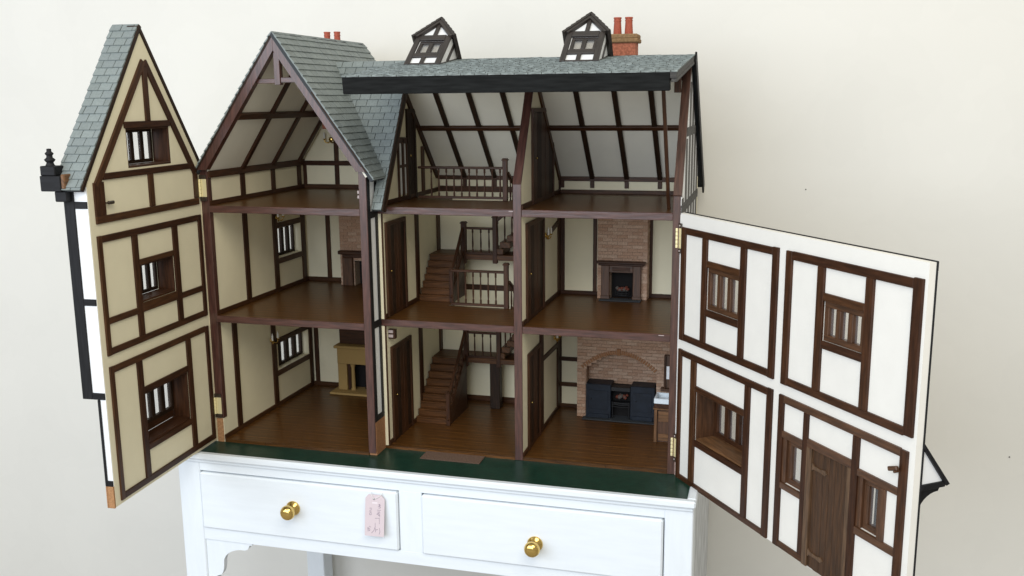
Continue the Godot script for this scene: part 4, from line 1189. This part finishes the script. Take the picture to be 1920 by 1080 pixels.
	for u in [0.572, 0.318]:
		var br := mb()
		var pts := PackedVector2Array([Vector2(0.0, 0.1450), Vector2(0.0, 0.1855), Vector2(0.0400, 0.1855)])
		for k in range(0, 9):
			var g := k * PI / 2 / 8
			pts.append(Vector2(0.036 - 0.032 * sin(g), 0.152 + 0.030 * cos(g) - 0.004))
		poly(br, pts, -0.007, 0.0, frame(Vector3(u, 0, -0.0108), Vector3(0, 0, -1), Vector3.UP, Vector3(1, 0, 0)))
		build(d, "hood_bracket", br, M.black)
	hinge(d, "hinge", Vector3(-0.006, 0.437, 0.001), 0.036, Vector3(0, 0, 1), Vector3(1, 0, 0))
	hinge(d, "hinge", Vector3(-0.006, 0.048, 0.001), 0.036, Vector3(0, 0, 1), Vector3(1, 0, 0))

# ---------------------------------------------------------------- loose things
func furnishings() -> void:
	kitchen_range()
	bedroom_fireplace()
	wing_fireplaces()
	sink()
	sconces()
	var m := build(self, "doormat", panel(PackedVector2Array([Vector2(-0.0605, -0.026), Vector2(0.0605, -0.026), Vector2(0.0605, 0.025), Vector2(-0.0605, 0.025)]), [], -0.0008, 0.0008), M.mat, Transform3D(Basis(Vector3.RIGHT, -PI / 2), Vector3(0.1490, -0.0050, 0.0135)))
	tag(m, "flat brown oblong doormat on the green top in front of the hall", "doormat")
	price_tag()

func fire(p: Node, at: Vector3, w: float) -> void:
	var st := mb()
	var a := mb()
	for i in 16:
		var r := rng.randf_range(0.0022, 0.0036)
		var b := Basis.from_euler(Vector3(rng.randf() * 3, rng.randf() * 3, rng.randf() * 3))
		var o := at + Vector3(rng.randf_range(-w, w), rng.randf_range(0.0, 0.006), rng.randf_range(-0.004, 0.004))
		box(st if i % 3 else a, Vector3(-r, -r, -r), Vector3(r, r, r), r * 0.5, Transform3D(b, o))
	build(p, "embers", st, M.ember)
	build(p, "ash", a, M.ash)

func grate(p: Node, at: Vector3, w: float) -> void:
	var st := mb()
	for k in 3:
		var pts := []
		for i in 9:
			var g := PI * i / 8
			pts.append(at + Vector3(-cos(g) * w, 0.003 - 0.004 * k, sin(g) * 0.007))
		rod(st, pts, 0.0008, 6)
	for i in 5:
		var g := PI * (i + 0.5) / 5
		rod(st, [at + Vector3(-cos(g) * w, -0.006, sin(g) * 0.007), at + Vector3(-cos(g) * w, 0.004, sin(g) * 0.007)], 0.0007, 6)
	build(p, "grate", st, M.iron)

func kitchen_range() -> void:
	var o := Vector3(0.445, 0, -0.30)
	var r := base(self, "kitchen_range", Transform3D(Basis.IDENTITY, o))
	tag(r, "dark blue cast iron kitchen range under an arched brick chimney breast", "kitchen range")
	var k := Transform3D(Basis.IDENTITY, -o)
	var cx := 0.4275
	var arch := func(x: float) -> float: return 0.108 + 0.036 * (1.0 - pow((x - cx) / 0.0775, 2.0))
	# solid core behind the bricks, with the recess left open
	var core := mb()
	box(core, Vector3(0.3375, 0.0, -0.327), Vector3(0.3555, 0.247, -0.2722), 0.0)
	box(core, Vector3(0.5085, 0.0, -0.327), Vector3(0.5600, 0.247, -0.2722), 0.0)
	for i in 16:
		var xa := 0.3555 + 0.153 * i / 16
		var xb := 0.3555 + 0.153 * (i + 1) / 16
		box(core, Vector3(xa, arch.call(clampf((xa + xb) / 2, 0.351, 0.504)), -0.327), Vector3(xb, 0.247, -0.2722), 0.0)
	box(core, Vector3(0.3555, 0.0, -0.327), Vector3(0.5085, 0.17, -0.3072), 0.0)
	build(r, "chimney_breast", core, M.mortar, k)
	var n := base(r, "breast_bricks", k)
	bricks(n, 0.337, 0.3558, 0.0, 0.108, -0.274, -0.2705)
	bricks(n, 0.5082, 0.5605, 0.0, 0.108, -0.274, -0.2705)
	bricks(n, 0.337, 0.5605, 0.108, 0.247, -0.274, -0.2705, func(p: Vector2) -> bool: return p.x > 0.356 and p.x < 0.508 and p.y < arch.call(clampf(p.x, 0.350, 0.505)) + 0.002)
	bricks(n, 0.356, 0.508, 0.06, 0.15, -0.309, -0.3055)
	var jamb := base(r, "jamb_bricks", k * side(0.3562, -0.2722))
	bricks(jamb, 0.0, 0.033, 0.0, 0.115, -0.002, 0.001)
	# arch of bricks on end
	var ar := mb()
	for i in 34:
		var t := -1.0 + 2.0 * (i + 0.5) / 34
		var x := cx + 0.0775 * t
		var y: float = arch.call(x)
		var slope := -0.036 * 2.0 * t / 0.0775
		var g := atan(slope)
		box(ar, Vector3(-0.0020, 0, -0.002), Vector3(0.0020, 0.0085, 0.0026), 0.0003, Transform3D(Basis(Vector3.BACK, g), Vector3(x, y, -0.2720)))
	box(ar, Vector3(cx - 0.004, 0.1425, -0.274), Vector3(cx + 0.004, 0.1565, -0.2675), 0.0005)
	build(r, "brick_arch", ar, M.tan_brick_dark, k)
	# range
	build(r, "hearth", bx(0.352, 0.512, 0.0002, 0.0025, -0.290, -0.250), M.slate_bed, k)
	for s in [[0.3580, 0.4125], [0.4545, 0.5065]]:
		build(r, "oven_block", bx(s[0], s[1], 0.0026, 0.0775, -0.3050, -0.2640, 0.0010), M.navy, k)
		build(r, "oven_door", bx(s[0] + 0.006, s[1] - 0.006, 0.022, 0.064, -0.2645, -0.2628, 0.0008), M.navy, k)
		build(r, "oven_foot", bx(s[0] + 0.004, s[1] - 0.004, 0.0026, 0.012, -0.2645, -0.2612, 0.0008), M.navy, k)
		var kn := mb()
		rod(kn, [Vector3(s[0] + 0.012, 0.045, -0.263), Vector3(s[0] + 0.012, 0.045, -0.2595)], 0.0013)
		build(r, "oven_knob", kn, M.iron, k)
	build(r, "firebox_back", bx(0.4127, 0.4543, 0.0026, 0.0700, -0.3050, -0.2880), M.soot, k)
	build(r, "firebox_hood", bx(0.4127, 0.4543, 0.0640, 0.0730, -0.2878, -0.2650), M.iron, k)
	build(r, "firebox_shelf", bx(0.4127, 0.4543, 0.0330, 0.0370, -0.2878, -0.2700), M.iron, k)
	fire(r, Vector3(0.4335, 0.046, -0.2790) - o, 0.013)
	var bars := mb()
	for y in [0.030, 0.0345, 0.039]:
		rod(bars, [Vector3(0.414, y, -0.2665), Vector3(0.4335, y, -0.2615), Vector3(0.453, y, -0.2665)], 0.0009, 6)
	for x in [0.416, 0.4515]:
		rod(bars, [Vector3(x, 0.003, -0.2665), Vector3(x, 0.040, -0.2665)], 0.0013, 6)
	build(r, "fire_bars", bars, M.iron, k)

func bedroom_fireplace() -> void:
	var o := Vector3(0.428, F1, -0.30)
	var r := base(self, "fireplace", Transform3D(Basis.IDENTITY, o))
	tag(r, "wooden fireplace surround on a brick chimney breast in the middle right room", "fireplace")
	var k := Transform3D(Basis.IDENTITY, -o)
	var core := mb()
	box(core, Vector3(0.3760, F1, -0.327), Vector3(0.4035, 0.468, -0.2945), 0.0)
	box(core, Vector3(0.4525, F1, -0.327), Vector3(0.4812, 0.468, -0.2945), 0.0)
	box(core, Vector3(0.4035, 0.3200, -0.327), Vector3(0.4525, 0.468, -0.2945), 0.0)
	build(r, "chimney_breast", core, M.mortar, k)
	var n := base(r, "breast_bricks", k)
	bricks(n, 0.3755, 0.4035, F1, 0.3194, -0.296, -0.2930)
	bricks(n, 0.4525, 0.4817, F1, 0.3194, -0.296, -0.2930)
	bricks(n, 0.3755, 0.4817, 0.3194, 0.468, -0.296, -0.2930)
	bricks(base(r, "side_bricks", k * side(0.4814, -0.2945)), 0.0, 0.032, F1, 0.468, -0.002, 0.001)
	build(r, "fireback", bx(0.4035, 0.4525, F1, 0.3200, -0.3265, -0.3150), M.soot, k)
	for x in [[0.3855, 0.4030], [0.4530, 0.4700]]:
		build(r, "jamb", bx(x[0], x[1], F1 + 0.0005, 0.3340, -0.2925, -0.2840, 0.0010), M.timber_light, k)
		build(r, "plinth", bx(x[0] - 0.001, x[1] + 0.001, F1 + 0.0005, F1 + 0.009, -0.2925, -0.2825, 0.0008), M.timber_light, k)
	build(r, "frieze", bx(0.4030, 0.4530, 0.3190, 0.3340, -0.2925, -0.2845, 0.0008), M.timber_light, k)
	build(r, "frieze_panel", bx(0.4090, 0.4470, 0.3225, 0.3305, -0.2845, -0.2828, 0.0008), M.timber, k)
	var sh := mb()
	box(sh, Vector3(0.3800, 0.3340, -0.2925), Vector3(0.4760, 0.3385, -0.2815), 0.0012)
	box(sh, Vector3(0.3760, 0.3385, -0.2925), Vector3(0.4800, 0.3435, -0.2770), 0.0016)
	build(r, "mantel_shelf", sh, M.timber, k)
	build(r, "hearth", bx(0.3840, 0.4720, F1 + 0.0003, F1 + 0.0025, -0.2950, -0.2660), M.slate_bed, k)
	fire(r, Vector3(0.4290, F1 + 0.018, -0.3010) - o, 0.012)
	grate(r, Vector3(0.4290, F1 + 0.014, -0.3010) - o, 0.015)

func wing_fireplaces() -> void:
	# stone fireplace on the ground floor of the wing
	var o := Vector3(-0.17, 0, -0.33)
	var r := base(self, "fireplace", Transform3D(Basis.IDENTITY, o))
	tag(r, "pale stone fireplace with two columns and hearth slab in the lowest left room", "fireplace")
	var k := Transform3D(Basis.IDENTITY, -o)
	build(r, "hearth", bx(-0.262, -0.078, 0.0003, 0.0055, -0.3545, -0.2880, 0.0008), M.stone, k)
	build(r, "pier", bx(-0.2500, -0.2270, 0.0056, 0.0700, -0.3540, -0.3130, 0.0008), M.stone, k)
	build(r, "pier", bx(-0.1130, -0.0900, 0.0056, 0.0700, -0.3540, -0.3130, 0.0008), M.stone, k)
	build(r, "lintel", bx(-0.2500, -0.0900, 0.0702, 0.1080, -0.3540, -0.3110, 0.0010), M.stone, k)
	build(r, "cornice", bx(-0.2560, -0.0840, 0.1080, 0.1150, -0.3540, -0.3050, 0.0016), M.stone, k)
	build(r, "overmantel", bx(-0.2500, -0.0900, 0.1152, 0.1900, -0.3540, -0.3280, 0.0010), M.timber, k)
	build(r, "fireback", bx(-0.2268, -0.1132, 0.0056, 0.0702, -0.3540, -0.3440), M.soot, k)
	build(r, "dark_lining", bx(-0.2268, -0.2190, 0.0056, 0.0702, -0.3440, -0.3180), M.timber, k)
	build(r, "dark_lining", bx(-0.1210, -0.1132, 0.0056, 0.0702, -0.3440, -0.3180), M.timber, k)
	for x in [-0.2135, -0.1265]:
		var st := mb()
		lathe(st, [Vector2(0.0060, 0), Vector2(0.0060, 0.003), Vector2(0.0046, 0.006), Vector2(0.0044, 0.030), Vector2(0.0042, 0.054), Vector2(0.0056, 0.059), Vector2(0.0062, 0.0640)], 14, k * Transform3D(Basis.IDENTITY, Vector3(x, 0.0056, -0.3190)))
		build(r, "column", st, M.stone)
	fire(r, Vector3(-0.17, 0.016, -0.332) - o, 0.016)
	grate(r, Vector3(-0.17, 0.013, -0.332) - o, 0.020)
	# brick one above it
	var q := Vector3(-0.165, F1, -0.33)
	var s := base(self, "fireplace", Transform3D(Basis.IDENTITY, q))
	tag(s, "brick chimney breast with dark mantel, partly hidden in the middle left room", "fireplace")
	var kk := Transform3D(Basis.IDENTITY, -q)
	var core := mb()
	box(core, Vector3(-0.2320, F1, -0.354), Vector3(-0.1970, 0.468, -0.3165), 0.0)
	box(core, Vector3(-0.1330, F1, -0.354), Vector3(-0.0980, 0.468, -0.3165), 0.0)
	box(core, Vector3(-0.1970, 0.318, -0.354), Vector3(-0.1330, 0.468, -0.3165), 0.0)
	build(s, "chimney_breast", core, M.mortar, kk)
	var wb := base(s, "breast_bricks", kk)
	bricks(wb, -0.2325, -0.1970, F1, 0.3194, -0.318, -0.3150)
	bricks(wb, -0.1330, -0.0975, F1, 0.3194, -0.318, -0.3150)
	bricks(wb, -0.2325, -0.0975, 0.3194, 0.468, -0.318, -0.3150)
	build(s, "fireback", bx(-0.1970, -0.1330, F1, 0.318, -0.3535, -0.3430), M.soot, kk)
	for x in [[-0.2240, -0.1990], [-0.1310, -0.1060]]:
		build(s, "jamb", bx(x[0], x[1], F1 + 0.0005, 0.326, -0.3145, -0.3060, 0.0010), M.timber_light, kk)
	build(s, "frieze", bx(-0.2240, -0.1060, 0.326, 0.334, -0.3145, -0.3070, 0.0008), M.timber, kk)
	build(s, "mantel_shelf", bx(-0.2320, -0.0980, 0.334, 0.3425, -0.3145, -0.3000, 0.0016), M.timber, kk)

func sink() -> void:
	var o := Vector3(0.541, 0, -0.16)
	var s := base(self, "sink_cabinet", Transform3D(Basis.IDENTITY, o))
	tag(s, "white glazed sink on a wooden cupboard beside the kitchen range", "sink")
	var k := Transform3D(Basis.IDENTITY, -o)
	var x0 := 0.5200
	var x1 := 0.5625
	build(s, "leg", bx(x0, x0 + 0.006, 0.0003, 0.0700, -0.1500, -0.1440), M.oak, k)
	build(s, "leg", bx(x0, x0 + 0.006, 0.0003, 0.0700, -0.1900, -0.1840), M.oak, k)
	build(s, "cupboard", bx(x0 + 0.006, x1, 0.0003, 0.0700, -0.1900, -0.1490), M.timber_light, k)
	build(s, "drawer_front", bx(x0 + 0.008, x1 - 0.002, 0.0440, 0.0660, -0.1490, -0.1470), M.oak, k)
	build(s, "drawer_front", bx(x0 + 0.008, x1 - 0.002, 0.0040, 0.0180, -0.1490, -0.1470), M.oak, k)
	build(s, "worktop", bx(x0 - 0.002, x1, 0.0700, 0.0725, -0.1920, -0.1420, 0.0006), M.oak, k)
	build(s, "worktop", bx(x0, x1, 0.0725, 0.0815, -0.1905, -0.1440, 0.0006), M.timber, k)
	var b := mb()
	box(b, Vector3(x0 - 0.001, 0.0815, -0.1490), Vector3(x1, 0.0920, -0.1440), 0.0014)
	box(b, Vector3(x0 - 0.001, 0.0815, -0.1910), Vector3(x1, 0.0920, -0.1860), 0.0014)
	box(b, Vector3(x0 - 0.001, 0.0815, -0.1860), Vector3(x0 + 0.0035, 0.0920, -0.1490), 0.0014)
	box(b, Vector3(x1 - 0.0045, 0.0815, -0.1860), Vector3(x1, 0.0920, -0.1490), 0.0014)
	box(b, Vector3(x0 + 0.0035, 0.0815, -0.1860), Vector3(x1 - 0.0045, 0.0840, -0.1490), 0.0006)
	build(s, "basin", b, M.ceramic, k)
	# window board and casing behind it, on the gable wall
	var w := base(house, "kitchen_window", HK)
	build(w, "casing", bx(0.5320, XR, 0.0990, 0.1680, -0.2060, -0.2000), M.timber_light)
	build(w, "casing", bx(0.5320, 0.5360, 0.0990, 0.1680, -0.1998, -0.1960), M.timber)
	build(w, "casing", bx(0.5560, XR, 0.0990, 0.1680, -0.1600, -0.1550), M.timber_light)
	build(w, "sill", bx(0.5260, XR, 0.0930, 0.0988, -0.2080, -0.1930), M.timber_light)
	build(w, "pane", bx(0.5370, XR - 0.0003, 0.1180, 0.1450, -0.1998, -0.1985), M.white)

func sconces() -> void:
	# place, facing, label
	var list := [
		[Vector3(XL + 0.003, 0.160, -0.158), Vector3(1, 0, 0), "small brass wall light with two candles beside the lowest side window of the wing"],
		[Vector3(XL + 0.003, 0.428, -0.212), Vector3(1, 0, 0), "small brass wall light above the side window of the middle left room"],
		[Vector3(-0.262, 0.594, WB), Vector3(0, 0, 1), "small brass wall light on the back wall of the gabled attic"],
		[Vector3(DB, 0.622, -0.270), Vector3(1, 0, 0), "brass wall light with white candle beside the tall brown attic door"],
		[Vector3(DB, 0.408, -0.192), Vector3(1, 0, 0), "brass wall light beside the brown door of the middle right room"],
		[Vector3(DB + 0.003, 0.176, -0.262), Vector3(1, 0, 0), "brass wall light high on the kitchen side wall"]]
	for e in list:
		var n: Vector3 = e[1]
		var x := Vector3.UP.cross(n)
		var s := base(self, "wall_light", Transform3D(Basis(x, Vector3.UP, n).scaled(Vector3(1.35, 1.35, 1.35)), e[0]))
		tag(s, e[2], "wall light", "brass candle lights on the dolls house walls")
		var b := mb()
		lathe(b, [Vector2(0.0042, 0), Vector2(0.0040, 0.0010), Vector2(0.0022, 0.0018), Vector2(0.0001, 0.0022)], 12, Transform3D(Basis(Vector3.RIGHT, PI / 2), Vector3(0, 0, 0)))
		build(s, "backplate", b, M.brass)
		for q in [-1, 1]:
			var a := mb()
			var pts := []
			for i in 9:
				var g := PI * i / 8
				pts.append(Vector3(q * (0.0044 - 0.0044 * cos(g)), -0.0045 * sin(g) - 0.001, 0.002 + 0.005 * sin(g / 2)))
			rod(a, pts, 0.0009, 6)
			lathe(a, [Vector2(0.0008, -0.001), Vector2(0.0026, 0.0006), Vector2(0.0028, 0.0014), Vector2(0.0012, 0.0016)], 10, Transform3D(Basis.IDENTITY, Vector3(q * 0.0088, 0, 0.007)))
			build(s, "arm", a, M.brass)
			var c := mb()
			lathe(c, [Vector2(0.0015, 0.001), Vector2(0.0015, 0.0095), Vector2(0.0008, 0.0105), Vector2(0.0006, 0.0125), Vector2(0.0001, 0.0135)], 8, Transform3D(Basis.IDENTITY, Vector3(q * 0.0088, 0, 0.007)))
			build(s, "candle", c, M.candle)

func price_tag() -> void:
	# pink card with pencilled figures, written up the card as it hangs
	var im := Image.create(200, 416, false, Image.FORMAT_RGB8)
	im.fill(Color(0.81, 0.755, 0.775))
	for i in 2600:
		var v := rng.randf_range(-0.03, 0.02)
		im.fill_rect(Rect2i(rng.randi() % 200, rng.randi() % 416, 2, 1 + rng.randi() % 5), Color(0.81 + v, 0.755 + v, 0.775 + v))
	im.fill_rect(Rect2i(70, 74, 56, 16), Color(0.87, 0.83, 0.85))
	var ink := Color(0.55, 0.50, 0.55)
	var strokes := [
		# right column, read sideways
		[[136, 96], [152, 90], [140, 108], [158, 102]], [[132, 118], [150, 112], [156, 124], [138, 132]],
		[[122, 150], [160, 150]], [[128, 166], [140, 178], [132, 190], [122, 182]], [[140, 160], [152, 176]], [[118, 196], [146, 186], [142, 206]], [[134, 206], [150, 198], [150, 212]],
		[[104, 234], [146, 230]], [[146, 226], [148, 286]], [[104, 280], [106, 320], [94, 356], [70, 384]], [[100, 330], [112, 346], [108, 372]], [[150, 330], [156, 366], [148, 392]], [[110, 352], [132, 344]],
		# left column
		[[44, 138], [62, 134], [60, 156], [44, 160]], [[44, 170], [62, 172]], [[46, 184], [62, 180], [62, 202], [46, 204], [46, 186]],
		[[30, 330], [32, 368]], [[40, 330], [42, 366], [54, 352]], [[44, 318], [60, 326]], [[28, 346], [48, 342]]]
	for s in strokes:
		for k in s.size() - 1:
			var a := Vector2(s[k][0], s[k][1])
			var b := Vector2(s[k + 1][0], s[k + 1][1])
			for i in 40:
				var p := a.lerp(b, i / 39.0) + Vector2(rng.randf_range(-0.4, 0.4), rng.randf_range(-0.4, 0.4))
				im.fill_rect(Rect2i(int(p.x), int(p.y), 4, 4), ink)
	var m := StandardMaterial3D.new()
	m.resource_name = "card"
	m.albedo_texture = ImageTexture.create_from_image(im)
	m.roughness = 0.85
	M["card"] = m
	var w := 0.0385
	var h := 0.080
	var t := base(self, "price_tag", Transform3D(Basis(Vector3.RIGHT, -0.14) * Basis(Vector3.UP, 0.06), Vector3(0.0280, -0.0525, 0.1225)))
	tag(t, "pale pink card price tag with pencilled writing on the left drawer", "price tag")
	# card with clipped corners and a round hole, bent slightly
	var st := mb()
	var outline := PackedVector2Array([Vector2(-w / 2, -h), Vector2(w / 2, -h), Vector2(w / 2, -0.008), Vector2(w / 2 - 0.007, 0), Vector2(-w / 2 + 0.006, 0), Vector2(-w / 2, -0.007)])
	var hole := PackedVector2Array()
	for k in 12:
		hole.append(Vector2(-0.002 + 0.0022 * cos(TAU * k / 12), -0.0085 + 0.0022 * sin(TAU * k / 12)))
	for half in [rect(-1, -0.002, -1, 1), rect(-0.002, 1, -1, 1)]:
		for part in Geometry2D.intersect_polygons(outline, half):
			for q in Geometry2D.clip_polygons(part, hole):
				var ids := Geometry2D.triangulate_polygon(q)
				for k in range(0, ids.size(), 3):
					var ps := []
					var us := []
					for e in 3:
						var p: Vector2 = q[ids[k + e]]
						ps.append(Vector3(p.x, p.y, 0))
						us.append(Vector2((p.x + w / 2) / w, -p.y / h))
					tri(st, ps, [Vector3.BACK, Vector3.BACK, Vector3.BACK], us)
					var pb := []
					for p in ps:
						pb.append(p - Vector3(0, 0, 0.0004))
					tri(st, pb, [Vector3.FORWARD, Vector3.FORWARD, Vector3.FORWARD], us)
	build(t, "card", st, m)
	var s := mb()
	rod(s, [Vector3(-0.002, -0.0085, 0.0006), Vector3(-0.005, -0.004, 0.0010), Vector3(-0.0085, 0.001, 0.0004), Vector3(-0.010, 0.004, -0.0022)], 0.0005, 6)
	rod(s, [Vector3(-0.002, -0.0085, 0.0006), Vector3(0.004, -0.0055, 0.0012), Vector3(0.0085, -0.003, 0.0011), Vector3(0.0125, 0.001, 0.0003), Vector3(0.014, 0.004, -0.0024)], 0.0005, 6)
	build(t, "string", s, M.string)
